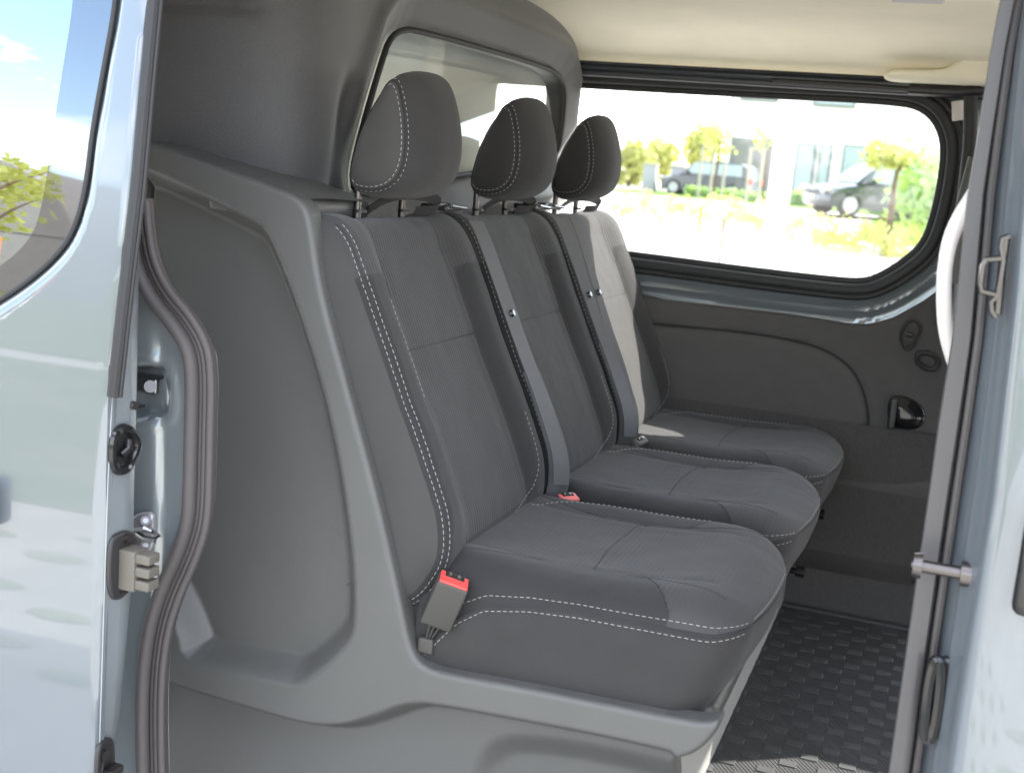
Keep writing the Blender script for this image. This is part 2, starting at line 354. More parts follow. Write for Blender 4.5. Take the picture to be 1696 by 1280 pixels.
for nm,c,r in(('belt_anchor_cover',c1,.0035),('trim_recess_ring',c2,.006)):
    q=resample(chaikin([U(*p,FW-.05) for p in c],2),.01,True); b=MB(); b.tube(q,r,8,closed=True)
    if r<.004: b.tube([U(1501,553,FW-.055),U(1511,555,FW-.055)],.006); b.tube([U(1497,572,FW-.05),U(1512,569,FW-.05)],.003)
    b.build(nm,M['black'],trimc)
# ---- floor
b=MB(); b.box((-.3,2.49,-.03),(3.6,1.48,.05)); b.box((.58,1.58,-.03),(1.8,.32,.05)); b.build('floor_panel',M['darkfloor'],van)
b=MB(); b.box((-.5,1.535,-.30),(2.2,.30,.10),bev=.015); b.build('door_step',M['darkfloor'],van)
# ---- bulkhead (faces the front)
bpth=chaikin([(-1.02,3.4),(-1.02,1.93),(-1.022,1.88),(-1.032,1.83),(-1.055,1.79),(-1.09,1.762),(-1.14,1.738),(-1.20,1.717),(-1.30,1.69),(-1.42,1.665),(-1.75,1.62)],3,False)
_bl=np.r_[0,np.cumsum(np.linalg.norm(np.diff(bpth,axis=0),axis=1))]; _ba=3.4-_bl
plx=lambda a:np.interp(a,_ba[::-1],bpth[::-1,0]); ply=lambda a:np.interp(a,_ba[::-1],bpth[::-1,1])
_e=.004
def mb3(a,b,h):
    tx=plx(a+_e)-plx(a-_e); ty=ply(a+_e)-ply(a-_e); l=np.hypot(tx,ty); nx,ny=ty/l,-tx/l
    return (plx(a)+nx*h, ply(a)+ny*h, b)
BG=-1.03
gp=[(655,45),(720,57),(800,80),(870,100),(940,125),(937,200),(925,272),(860,280),(785,285),(600,330),(583,300),(600,225),(630,120)]
gl=chaikin([UX(a,b_,BG)[[1,2]] for a,b_ in gp],2)
bo=[(1.15,.86),(1.15,1.42),(1.6,1.48),(2.7,1.48),(2.93,1.462),(3.08,1.443),(3.17,1.41),(3.215,1.36),(3.225,1.28),(3.225,.86)]
bo=chaikin(bo,1)
def bulkh(P):
    s=sdf(P,gl); h=-.018*sst(1+(s/.055))        # bevel down to the glass
    h+=.012*np.exp(-((s+.072)/.016)**2)
    y,z=P[:,0],P[:,1]
    crease=1.262+.02*(y-1.5)
    h-=.012*np.exp(-((z-crease)/.012)**2)*sst((1.75-y)/.08)*sst((y-1.36)/.03)
    h+=.014*sst((z-crease)/.04)*sst((1.78-y)/.1)
    h-=.014*np.exp(-((y-(1.895+.12*(z-1.05)))/.022)**2)*sst((1.22-z)/.1)
    h-=.012*sst((1.385-y)/.03)
    h-=.05*sst((z-1.40)/.08)**2
    return h
bulk=relief('bulkhead',M['cloth'],van,bo,mb3,res=.0085,holes=[resample(gl,.02,True)],height=bulkh,rnd=.02,skirt=.03)
q=resample(gl,.02,True)
mk('bulkhead_window',[(BG-.034-.19*(z-1.02)+.035*(y-2.4),y,z) for y,z in offs(q,.02)],[list(range(len(q)))],M['bulkglass'],bulk,False)
b=MB(); b.tube([(BG-.004,y,z) for y,z in q],.006,8,closed=True); b.build('window_gasket',M['seal'],bulk)
# cargo space behind
b=MB()
b.box((-2.13,3.29,.6),(1.7,.04,1.7)); b.box((-2.0,1.46,.9),(1.7,.03,1.1)); b.box((-2.0,2.49,-.03),(1.9,1.46,.04))
for q in (-1.45,-2.0,-2.5): b.box((q,3.24,.75),(.05,.05,1.4))
b.box((-2.1,3.24,1.12),(1.6,.04,.05))
b.build('cargo_space',mat('pale_cargo_lining',(.68,.65,.58),.8),van,False)
# ---- console (moulded plastic round the seat)
YC=1.635
co=[(225,232),(262,240),(330,266),(400,290),(470,316),(497,330),(513,352),(545,470),(580,600),(640,820),(680,1000),(692,1060),(708,1090),(745,1104),(850,1122),(1000,1152),(1150,1182),(1178,1184),(1200,1178),(1194,1200),(1160,1236),(1120,1246),(1105,1300),(1100,1600),(200,1600),(200,1000),(200,600)]
co=[(1596+(a-1596)*1.015,338+(c-338)*1.015) if 7<=i<=23 else (a,c) for i,(a,c) in enumerate(co)]
cpoly=np.array(pl(co,YC)); cpoly=chaikin(cpoly,2)
rec=chaikin(pl([(245,276),(300,302),(400,350),(440,372),(470,440),(500,520),(540,650),(568,780),(588,930),(590,1040),(575,1072),(535,1110),(495,1140),(450,1128),(302,1104),(292,1040),(215,900),(150,500),(150,260)],YC),2)
lowp=chaikin(pl([(180,1090),(300,1135),(420,1170),(500,1194),(560,1198),(620,1180),(665,1162),(710,1160),(850,1186),(1000,1214),(1180,1256),(1180,1700),(180,1700)],YC),2)
low2=chaikin(pl([(730,1420),(745,1290),(790,1238),(860,1236),(1000,1258),(1200,1310),(1200,1500)],YC),2)
def consh(P):
    h=np.zeros(len(P)); s=sdf(P,rec); wdt=.036+.016*sst((U(1,1040,YC)[2]-P[:,1]+.1)/.2)
    h-=.048*(.35*sst(s/wdt)+.65*np.clip(s/wdt,0,1))
    s2=sdf(P,lowp); h-=.060*sst(s2/.034); s3=sdf(P,low2); h-=.022*sst(s3/.05)
    h+=.03*sst((.35-P[:,1])/.5)*0
    return h
cons=relief('seat_console',M['console'],van,cpoly,m3y(YC),res=.0036,height=consh,rnd=.0085,skirt=.03)
sh=chaikin([U(*p,YC) for p in [(225,228),(262,238),(330,264),(400,288),(470,314),(494,326)]],2,False)
b=MB(); b.grid([[V(p)+Vector((0,.012,-.005)),V(p)+Vector((0,.03,-.003)),V(p)+Vector((.01,.09,-.002)),V(p)+Vector((.02,.2,-.006))] for p in sh]); b.box((-1.035,1.765,.957),(.17,.24,.034),bev=.014)
b.build('console_shelf',M['console'],cons)
# ---- rear door jamb, seal
YJ=1.462
sp=[(236,330),(240,385),(250,440),(275,490),(312,532),(338,575),(343,630),(341,700),(339,800),(336,860),(318,915),(292,970),(272,1030),(262,1100),(259,1180),(262,1300),(264,1400)]
spc=chaikin(sp,3,False)
jp=np.vstack([[(120,300)],spc,[(120,1400)]])
bend=[(262,560),(266,700),(268,860),(262,960),(254,1050),(244,1150),(240,1400)]
rb=chaikin(pl([(190,606),(262,602),(276,614),(278,680),(272,694),(190,697)],YJ),2)
bendp=np.array(pl(bend,YJ))
def jambh(P):
    xb=np.interp(P[:,1],bendp[::-1,1],bendp[::-1,0]); d=P[:,0]-xb
    h=-.010*sst(d/.012+.5)*sst((.79-P[:,1])/.05) ; s=sdf(P,rb); h-=.03*sst(s/.010); h+=.004*np.exp(-((s+.012)/.005)**2)
    h-=.10*np.clip(-d,0,1)*.8
    return h+.01
jamb=relief('door_jamb',M['jamb'],van,[tuple(t) for t in pl(jp,YJ)],m3y(YJ),res=.006,height=jambh,skirt=.03)
b=MB(); path=[U(a,c,YJ) for a,c in resample(spc,6)]
def soff(d,dy): 
    q=resample(spc,6); t=np.gradient(q,axis=0); t/=np.linalg.norm(t,axis=1)[:,None]; n=np.stack([-t[:,1],t[:,0]],1)*-1
    return [U(a,c,YJ)+np.array([0,dy,0]) for a,c in q+n*d]
b.tube(soff(-11,-.018),.011,12,flat=(.0105,.014),up=(0,1,0))
b.tube(soff(2,-.014),.0045,8); b.tube(soff(10,-.016),.006,8); b.tube(soff(18,-.017),.0065,8); b.tube(soff(4,.0),.013,8)
b.build('door_seal',M['rubber'],van,autosm=None)
# jamb fittings
b=MB(); b.box(U(243,637,YJ+.01),(.042,.012,.026),bev=.010); b.cyl(U(249,640,YJ+.004),U(249,640,YJ-.030),.009,mi=1); b.box(U(245,622,YJ+.015),(.05,.02,.004)); b.cyl(U(232,673,YJ),U(242,673,YJ),.003)
b.build('roller_bracket',[M['metal'],M['dmetal']],jamb)
pz=chaikin(pl([(222,858),(236,846),(258,846),(260,868),(258,915),(222,915)],YJ-.01),1)
st=relief('striker_plate',M['zinc'],jamb,pz,m3y(YJ-.020),res=.003,rnd=.002,skirt=.006)
b=MB(); c0=[(226,880),(236,884),(250,893),(262,888),(250,886)]
b.tube([U(224,876,YJ-.030),U(240,875,YJ-.050),U(253,880,YJ-.044),U(262,888,YJ-.052),U(255,893,YJ-.050),U(240,892,YJ-.044),U(228,884,YJ-.030)],.0042,8)
for q in ((241,862),(241,903)): b.cyl(U(*q,YJ-.018),U(*q,YJ-.026),.0075,mi=1); b.cyl(U(*q,YJ-.025),U(*q,YJ-.028),.004)
b.build('striker_loop',[M['metal'],M['dmetal']],st)
b=MB(); b.box(U(231,303,1.44),(.010,.02,.034),bev=.004); b.cyl(U(223,332,1.44),U(223,346,1.44),.002); b.build('hinge_clip',M['dmetal'],jamb)
b=MB(); b.grid([[U(236,225,1.44),U(246,225,1.44)],[U(234,300,1.44),U(244,300,1.46)],[U(230,370,1.44),U(240,372,1.47)]]); b.build('upper_seal_flap',M['rubber'],jamb)
# ---- sliding door
dy=prof([(-.3,1.335),(.0,1.312),(.3,1.302),(.55,1.300),(.8,1.306),(.95,1.318),(1.1,1.334),(1.3,1.362),(1.5,1.395)])
_zs=np.linspace(-.3,1.5,300); _d=np.convolve(np.pad(dy(_zs),12,'edge'),np.ones(25)/25,'valid'); dyf=lambda z:np.interp(z,_zs,_d)
def onskin(px,py,add=0.):
    z=.8
    for _ in range(8): p=U(px,py,float(dyf(z))+add); z=p[2]
    return p
Apx=[(252,-60),(246,0),(232,150),(217,320),(198,480),(179,655),(172,800),(167,950),(162,1120),(157,1280),(150,1420)]
Bpx=[(268,-60),(261,0),(249,150),(236,300),(214,480),(190,655)]
Cpx=[(273,-60),(266,0),(253,150),(240,310),(233,400),(231,600),(229,700),(226,800),(223,950),(208,1120),(190,1280),(174,1420)]
A3=chaikin([onskin(*p) for p in Apx],1,False)
wpx=[(-500,-200),(205,-200),(188,0),(168,110),(148,220),(139,300),(125,362),(103,408),(60,452),(0,496),(-80,540),(-500,700)]
wpoly=chaikin([onskin(*p)[[0,2]] for p in wpx],2)
skin=[tuple(p[[0,2]]) for p in A3]+[(-1.85,A3[-1][2]),(-1.85,A3[0][2])]
door=None
def md3(a,b,h): return (a,dyf(b)-h+.0*a+.006*np.sin((a+1.2)*4)-.006*math.sin(.15*4),b)
def skinh(P):
    s=sdf(P,wpoly); h=-.012*sst(1+s/.016)
    return h
door=relief('sliding_door',M['paint'],van,skin,md3,res=.009,holes=[resample(wpoly,.015,True)],height=skinh,rnd=.006,skirt=.012)
wq=resample(wpoly,.015,True)
inner=chaikin([onskin(*p)[[0,2]] for p in [(-600,-220),(128,-220),(115,0),(95,120),(80,220),(66,320),(50,390),(0,440),(-80,480),(-600,640)]],2)
dg=relief('door_window',M['doorglass'],door,resample(inner,.015,True),md3,res=.012,height=lambda P:np.full(len(P),-.011),skirt=0)
relief('window_dark_band',M['frit'],dg,offs(wq,-.002),md3,res=.010,holes=[resample(inner,.015,True)],height=lambda P:np.full(len(P),-.011),skirt=0)
b=MB(); b.tube([(x,dyf(z)+.006,z) for x,z in wq],.004,6,closed=True); b.build('window_rubber',M['seal'],door,autosm=None)
# front edge of the door
def lerp_poly(pp,py): 
    p=np.array(pp); return np.interp(py,p[:,1],p[:,0])
rows=np.linspace(-60,1420,80); P=[]
for py in rows:
    a=V(onskin(lerp_poly(Apx,py),py)); c=V(U(lerp_poly(Cpx,py),py,float(dyf(a.z))+.072))
    P.append([a+Vector((-.006,.004,0)),a+Vector((.001,.008,0)),a.lerp(c,.3),a.lerp(c,.6),a.lerp(c,.92),c+Vector((-.006,.003,0)),c+Vector((-.4,.01,0))])
b=MB(); b.grid(P); b.build('door_front_edge',M['jamb'],door)
b=MB(); pts=[]
for py in np.linspace(-60,657,40):
    a=onskin(lerp_poly(Apx,py)+8,py,-.002); pts.append(a)
b.tube(pts,.006,8,flat=(.0085,.007),up=(0,1,0)); b.tube([V(p)+Vector((.009,.004,0)) for p in pts],.003,6); b.build('weather_strip',M['seal'],door)
def edgept(px,py):
    la,lc=lerp_poly(Apx,py),lerp_poly(Cpx,py); a=V(onskin(la,py)); c=V(U(lc,py,float(dyf(a.z))+.072))
    # intersect ray with strip (linear in y)
    lo,hi=0.,1.
    for _ in range(30):
        m=(lo+hi)/2; p=a.lerp(c,m); q=V(p)-V(CAM); x=CX+F*q.dot(V(_r))/q.dot(V(_f))
        if x<px: lo=m
        else: hi=m
    return a.lerp(c,(lo+hi)/2)
def edgering(name,pts,m,r,parent=door,lift=.003):
    q=resample(chaikin([edgept(*p) for p in pts],2),.004,True); b=MB(); b.tube([V(p)+Vector((lift,0,0)) for p in q],r,8,closed=True); return q,b
q,b=edgering('x',[(182,745),(186,718),(200,706),(214,712),(224,728),(225,742),(214,765),(205,778),(192,780),(184,768)],None,.0065)
b.add([V(p)+Vector((.002,0,0)) for p in q],[list(range(len(q)))]); b.tube([edgept(196,752)+Vector((.004,0,0)),edgept(205,742)+Vector((.008,0,0)),edgept(208,728)+Vector((.004,0,0))],.0055)
b.build('roller_guide',M['gloss'],door)
q,b=edgering('x',[(178,905),(186,888),(206,880),(219,888),(221,930),(214,965),(200,985),(184,990),(177,965)],None,.004)
q=[V(p)+Vector((.006,0,0)) for p in q]; b.add(q,[list(range(len(q)))]); cp=b.build('contact_plate',M['black'],door)
e=edgept(203,936); b=MB(); b.box(e+Vector((.018,-.001,0)),(.026,.030,.058),bev=.002)
for k in (-1,0,1): b.box(e+Vector((.040,.0,k*.019)),(.026,.026,.014),bev=.003)
b.build('contact_block',M['beigeplug'],cp)
for qq in ((203,890),(198,975)):
    e=edgept(*qq); b=MB(); b.cyl(e+Vector((.004,0,0)),e+Vector((.011,0,0)),.0055); b.build('screw',M['dmetal'],cp)
e=edgept(219,671); b=MB(); b.cyl(e,e+Vector((.006,0,0)),.006); b.build('screw',M['dmetal'],door)
q,b=edgering('x',[(156,1250),(162,1230),(178,1222),(183,1232),(183,1300),(156,1310)],None,.004); q=[V(p)+Vector((.004,0,0)) for p in q]; b.add(q,[list(range(len(q)))]); lp=b.build('lower_lock_plate',M['black'],door)
e=edgept(165,1247); b=MB(); b.cyl(e+Vector((.004,0,0)),e+Vector((.012,0,0)),.008); e=edgept(172,1272); b.box(e+Vector((.014,0,0)),(.02,.03,.012),bev=.003); b.build('lock_catch',M['dmetal'],lp)
# dark door pull at the frame's left edge
b=MB(); e=V(onskin(-22,828)); b.box(e+Vector((0,-.02,0)),(.05,.03,.07),bev=.012); b.build('door_handle',M['gloss'],door)

# ---- front pillar
YP=1.475
Lp=[(1668,-60),(1656,0),(1641,80),(1618,230),(1602,322),(1577,560),(1554,700),(1536,830),(1504,1050),(1471,1280),(1450,1420)]
Rp=[(1697,-60),(1684,0),(1668,80),(1645,230),(1632,322),(1612,560),(1592,700),(1572,830),(1541,1050),(1508,1280),(1488,1420)]
Op=[(1722,-60),(1712,0),(1705,80),(1697,230),(1692,322),(1678,500),(1655,700),(1640,830),(1604,1050),(1568,1280),(1545,1420)]
rows=np.linspace(-60,1420,90); P=[];J=[];K=[];D1=[]
for py in rows:
    l=V(U(lerp_poly(Lp,py),py,YP)); r=V(U(lerp_poly(Rp,py),py,YP)); o=V(U(lerp_poly(Op,py),py,1.40))
    n=Vector((0,-1,0)); w=(r-l)
    P.append([l+Vector((.0,.03,0)),l+n*.000,l+w*.015+n*.006,l+w*.06+n*.010,l+w*.5+n*.012,l+w*.84+n*.0115,l+w*.93+n*.007,l+w*.97+n*-.004,l+w*1.0+n*-.008,r+w*.05-n*.015])
    t=(py+60)/1480
    wob=.004*math.sin(t*9)+.003*math.sin(t*23+1)
    a=r+Vector((.000,.012,0)); d=o-a
    J.append([a,a+d*.10+Vector((0,.004,0)),a+d*.25+Vector((0,.016+wob,0)),a+d*.42+Vector((0,.018+wob,0)),a+d*.55+Vector((.0,.004,0)),a+d*.68+Vector((0,.002,0)),a+d*.8+Vector((0,.006,0)),a+d*.93,o+Vector((0,-.002,0)),o+Vector((.006,-.012,0)),o+Vector((.016,-.018,0)),o+Vector((.05,-.024,0)),o+Vector((.1,-.03,0)),o+Vector((.2,-.036,0)),o+Vector((.4,-.04,0)),o+Vector((1.0,-.045,0))])
    D1.append(a+d*.16+Vector((0,-.002+wob*.5,0)))
b=MB(); b.grid(J); pil=b.build('front_pillar',M['paint'],van,autosm=None)
b=MB(); b.grid(P); b.build('pillar_trim',M['strip'],pil,autosm=60)
b=MB(); b.tube(D1,.005,8); b.build('pillar_seal_lip',M['rubber'],pil)
b=MB(); b.box((.12,1.60,.7),(.12,.16,1.6)); b.build('pillar_core',M['trim'],pil)
# locking pin
p0=V(U(1600,950,1.43)); b=MB(); d=Vector((-1,0,0)); L0=.052
b.cyl(p0+d*-.006,p0+d*.006,.0145,20); b.cyl(p0,p0+d*L0,.0075,16); b.cyl(p0+d*(L0-.004),p0+d*(L0+.006),.0155,20,r2=.0135); b.cyl(p0+d*(L0+.006),p0+d*(L0+.008),.004,12)
b.build('locking_pin',M['dmetal'],pil)
# oval slot
def oval(cx_,cy_,w,h,y,n=40): return [U(cx_+w*math.cos(t)*(abs(math.cos(t))**-.25 if abs(math.cos(t))>.01 else 1)*.9-.12*(h*math.sin(t)),cy_+h*math.sin(t),y) for t in np.linspace(0,2*math.pi,n,endpoint=False)]
ov=oval(1545,1158,11,66,1.435); b=MB(); b.tube(ov,.007,8,closed=True); ov2=[V(p)+Vector((.010,.004,0)) for p in ov]; b.tube(ov2,.006,8,closed=True); b.add([V(p)+Vector((.008,.02,0)) for p in ov],[list(range(len(ov)))])
b.build('slot_grommet',M['gloss'],pil)
# check bracket
b=MB(); yb=1.405
b.tube([U(*p,yb) for p in [(1660,428),(1634,430),(1628,440),(1624,470),(1626,482),(1650,488),(1655,492)]],.0035,6,flat=(.0035,.008),up=(0,1,0))
b.tube([U(*p,yb) for p in [(1672,392),(1660,396),(1658,410),(1662,430),(1656,470),(1652,490),(1642,500),(1643,515),(1650,525)]],.0035,6,flat=(.0038,.009),up=(0,1,0))
b.tube([U(*p,yb) for p in [(1666,395),(1660,440),(1652,520)]],.003,6,flat=(.0045,.006),up=(0,1,0))
b.build('check_bracket',M['dmetal'],pil)
# dark handle recess at frame edge
b=MB(); e=V(onskin(1710,930)); e=V(U(1712,930,1.36)); b.box(e,(.03,.03,.12),bev=.013); b.build('front_door_handle',M['gloss'],pil)
# grab handle
hp=chaikin([U(*p,yy) for p,yy in [((1640,290),1.56),((1614,328),1.545),((1590,360),1.53),((1572,400),1.525),((1564,450),1.525),((1563,500),1.525),((1566,545),1.53),((1577,585),1.54),((1594,625),1.55),((1615,660),1.565)]],3,False)
n=len(hp); rr=[.0088+.007*abs(2*i/(n-1)-1)**2.5 for i in range(n)]
b=MB(); b.tube(hp,rr,16); b.build('grab_handle',M['handle'],van)
# cab front: windscreen header, dash, near front door
b=MB(); b.box((.97,2.35,1.46),(.06,1.8,.05),bev=.02); b.build('windscreen_header',M['trim'],van)
b=MB(); b.box((2.35,2.35,.55),(.5,1.75,.46),bev=.08); b.build('dashboard',M['trim'],van)

# unseen cab seats added to block windscreen sun, gap left for floor light
def sun_block_seat(y0,y1,lab,n):
    t=empty('sun_block_seat',(.3,(y0+y1)/2,0)); yc=(y0+y1)/2; w=y1-y0; tag(t,lab,'seat')
    b=MB(); b.box((.02,0,.83),(.12,w,.70),(Vector((1,0,0)),Vector((0,1,0)),Vector((-.12,0,1)).normalized()),bev=.05); b.build('backrest',M['fab_bol'],t)
    b=MB(); b.box((.32,0,.53),(.5,w,.13),bev=.05); b.build('seat_cushion',M['fab_bol'],t)
    b=MB(); b.box((.32,0,.23),(.2,.2,.46),bev=.02); b.build('seat_leg',M['black'],t)
    for k in range(n):
        y=(-w/2+w/n*(k+.5)); b=MB(); b.box((-.03,y,1.26),(.09,.27,.20),bev=.04); h=b.build('headrest',M['fab_head'],t)
        [MB().cyl((-.015,y+q,1.08),(-.015,y+q,1.19),.007).build('headrest_post',M['dmetal'],h) for q in (-.06,.06)]
sun_block_seat(1.64,2.14,'unseen front passenger seat added to keep sun off the bench',1)
sun_block_seat(2.62,3.145,'unseen driver seat added to keep sun off the middle backrest',1)
# =============================================================== BENCH SEAT
bench=empty('bench_seat'); tag(bench,'dark grey fabric three-place bench seat with pale stitching inside the van','bench seat')
YS=[1.918,2.44,2.958]; HW=.259; YB=[1.903,2.408,2.950]; HB=[.244,.254,.282]
prf=np.array([(-.735,.345),(-.700,.375),(-.678,.415),(-.668,.452),(-.673,.508),(-.697,.565),(-.725,.625),(-.755,.682),(-.785,.745),(-.815,.81),(-.845,.873),(-.866,.915),(-.888,.940),(-.912,.951),(-.945,.953),(-.975,.945),(-1.0,.92)])
prf=chaikin(prf,2,False); pd_=np.r_[0,np.cumsum(np.linalg.norm(np.diff(prf,axis=0),axis=1))]; PLEN=pd_[-1]
def prof_at(s): return np.array([np.interp(s,pd_,prf[:,0]),np.interp(s,pd_,prf[:,1])])
def prof_n(s):
    e=.006; a=prof_at(max(s-e,0)); c=prof_at(min(s+e,PLEN)); t=(c-a)/np.linalg.norm(c-a); return np.array([t[1],-t[0]])*1.0
def s_of_z(z):
    m=prf[:,1]<.9501; k=np.argmax(prf[:,1]>=.950); return np.interp(z,prf[:k,1],pd_[:k])
def bdepth(u,s,yc=0):
    au=abs(u); zz=prof_at(s)[1]; low=min(max((zz-.40)/.12,0),1); top=min(max((.955-zz)/.05,0),1)
    d=.024*(1-float(sst((au-.50)/.30)))*low*(.35+.65*top)
    d+=.0016*noise.noise(Vector((u*3.1+yc*7,s*11,yc*3)))+.0007*noise.noise(Vector((u*9+yc*5,s*34,2.2)))
    t=max(au-.885,0)/.115; R=.034; d+=R*(1-math.sqrt(max(1-t*t,0)))*.95
    d+=.003*math.exp(-((au-.60)/.022)**2)*low*(1 if zz<.86 else 0)
    d+=.003*math.exp(-((zz-.752)/.005)**2)*(1 if au<.58 else 0)
    return d
def bpt(yc,u,s,lift=0):
    p=prof_at(s); n=prof_n(s); d=bdepth(u,s,yc)-lift; q=p-n*d
    narrow=1-.03*float(sst((s/PLEN-.75)/.2))
    return Vector((q[0],yc+HB[YB.index(yc)]*u*narrow,q[1]))
def stitch(parent,pts,**k):
    b=MB(); dashes(b,pts,**k); return b.build('stitching',M['thread'],parent)
def dashes(b,pts,w=.00048,dash=.0065,gap=.0035,h=.0006):
    p=resample(pts,.001); i=0; n=int(dash/.001)+random.choice((-1,0,0,0)); g=int(round((dash+gap)/.001))
    while i+n<len(p):
        b.tube([p[i],p[i+n//2],p[i+n]],[w*.8,w,w*.8],5); i+=g
US=np.unique(np.round(np.r_[np.linspace(-1,-.86,14),np.linspace(-.86,.86,60),np.linspace(.86,1,14)],4)); NS=110
backs=[]
def backrest(k):
    yc=YB[k]; SS=np.linspace(0,PLEN,NS); vs=[];uv=[];fs=[];fm=[]; nu=len(US)
    for s in SS:
        for u in US: vs.append(bpt(yc,u,s)); uv.append((u*HW,s))
    for i in range(NS-1):
        z=prof_at((SS[i]+SS[i+1])/2)[1]; s=(SS[i]+SS[i+1])/2
        for j in range(nu-1):
            u=(US[j]+US[j+1])/2; fs.append((i*nu+j,i*nu+j+1,(i+1)*nu+j+1,(i+1)*nu+j))
            lim=.60
            seam_top=.865-.05*abs(abs(u)-.6)
            fm.append(2 if abs(u)>.985 else (1 if (abs(u)>lim and z<.868-.16*max(abs(u)-.7,0)*0) or z<.445 else 0))
    # side panels
    for sgn,j in ((-1,0),(1,nu-1)):
        prev=[i*nu+j for i in range(NS)]
        for m,(dx,dyy) in enumerate([(.012,.004),(.035,.006),(.065,.005),(.085,0)]):
            cur=[]
            for i in range(NS):
                p=vs[i*nu+j]; sc=1 if SS[i]<PLEN*.72 else max(0,1-(SS[i]-PLEN*.72)/(PLEN*.24)); q=Vector((p.x-dx*sc-.0*dx,p.y+sgn*dyy*(.3+.7*sc),p.z-(0.0 if sc==1 else (1-sc)*dx*.5))); cur.append(len(vs)); vs.append(q); uv.append((0,0))
            for i in range(NS-1): fs.append((prev[i],prev[i+1],cur[i+1],cur[i])); fm.append(2)
            prev=cur
    o=mk('backrest',vs,fs,[M['fab_rib'],M['fab_bol'],M['fab_side']],bench,True,uvs=uv,fm=fm); fixn(o); backs.append(o)
    # seams & stitching
    b=MB(); 
    for sg in (-1,1):
        b.tube([bpt(yc,sg*.60,s,-.0005) for s in np.linspace(s_of_z(.44),s_of_z(.83),50)],.0013,6)
        pts=[(sg*.60,.83),(sg*.66,.853),(sg*.75,.872),(sg*.86,.885),(sg*.96,.89)]; pts=chaikin([bpt(yc,u,s_of_z(z),-.0003) for u,z in pts],2,False); b.tube(pts,.0013,6)
        b.tube([bpt(yc,sg*(.56-.03*math.sin((z-.83)*20)),s_of_z(z),-.0005) for z in np.linspace(.83,.948,20)],.0012,6)
        b.tube([bpt(yc,sg*.957,s,-.0008) for s in np.linspace(.02,PLEN*.86,90)],.0015,6)
    b.tube([bpt(yc,u,s_of_z(.752),.0002) for u in np.linspace(-.59,.59,30)],.0013,6)
    b.build('seam',M['seam'],o)
    ss=np.linspace(.01,PLEN*.86,160)
    for uu in ((-.940,-.972) if k==0 else (-.955,)): stitch(o,[bpt(yc,uu,s,.0008) for s in ss])
    if k==2: stitch(o,[bpt(yc,.955,s,.0008) for s in ss])
    stitch(o,[bpt(yc,-.63,s_of_z(z),.0008) for z in np.linspace(.68,.83,30)],w=.0006)
    cv=chaikin([(.80,.60),(.80,.545),(.78,.50),(.66,.462),(.40,.438),(.0,.425),(-.5,.418)],3,False); stitch(o,[bpt(yc,u,s_of_z(z),.0009) for u,z in cv],w=.0006)
for k in range(3): backrest(k)
# cushions
XB,XF=-.715,-.188
def halfs(x):      # near/far half widths along x
    n=HW; f=HW; rn,rf=.075,.17
    dn=max(x-(XF-rn),0); df=max(x-(XF-rf),0)
    n-=rn-math.sqrt(max(rn*rn-dn*dn,0))*1.0; f-=(rf-math.sqrt(max(rf*rf-df*df,0)))*1.0
    return n,f
def edgez(x): return float(np.interp(x,[-.72,-.70,-.67,-.643,-.60,-.53,-.45,-.32,-.24,-.19],[.262,.285,.325,.358,.388,.402,.409,.412,.414,.424]))
def cpt(yc,x,v,lift=0):
    n,f=halfs(x); y=yc+(v*n if v<0 else v*f); av=abs(v); ez=edgez(x)
    # crown
    bol=.005*math.exp(-((av-.74)/.17)**2)*min(1,max(0,(XF-.06-x)/.1)); dip=-.012*(1-av**2)*math.exp(-((x+.52)/.16)**2)
    top=.444+.010*math.exp(-((x+.27)/.07)**2)+bol+dip-.006*max(0,-x-.5)
    # distance to outline for rounding
    dside=(1-av)*(n if v<0 else f); dfr=max(XF-x,0); R=.075
    rs=1-max(0,1-dside/R)**2; rs=math.sqrt(max(rs,0)); Rf=.07; rf=math.sqrt(max(1-max(0,1-dfr/Rf)**2,0))
    z=ez+(top-ez)*min(rs,1)*(rf if dfr<Rf else 1)
    groove=-.0025*math.exp(-((av-.56)/.02)**2)*(1 if x<-.27 else 0)-.002*math.exp(-((x+.455+.0*v)/.004)**2)*(1 if av<.56 else 0)
    z+=.0018*noise.noise(Vector((x*13,v*3+yc*9,1.3)))*min(1,(1-av)*6)+.0007*noise.noise(Vector((x*38,v*10+yc*9,4.3)))*min(1,(1-av)*6)
    x=x-.014*max(0,min(1,(x+.42)/.23))**1.5*abs(v)**2.6
    return Vector((x,y,z+groove+lift))
XS=np.unique(np.round(np.r_[np.linspace(XB,-.26,60),XF-.072*(1-np.sin(np.linspace(0,math.pi/2,22)))],5)); VS=np.unique(np.round(np.r_[np.linspace(-1,-.82,12),np.linspace(-.82,.82,56),np.linspace(.82,1,12)],4))
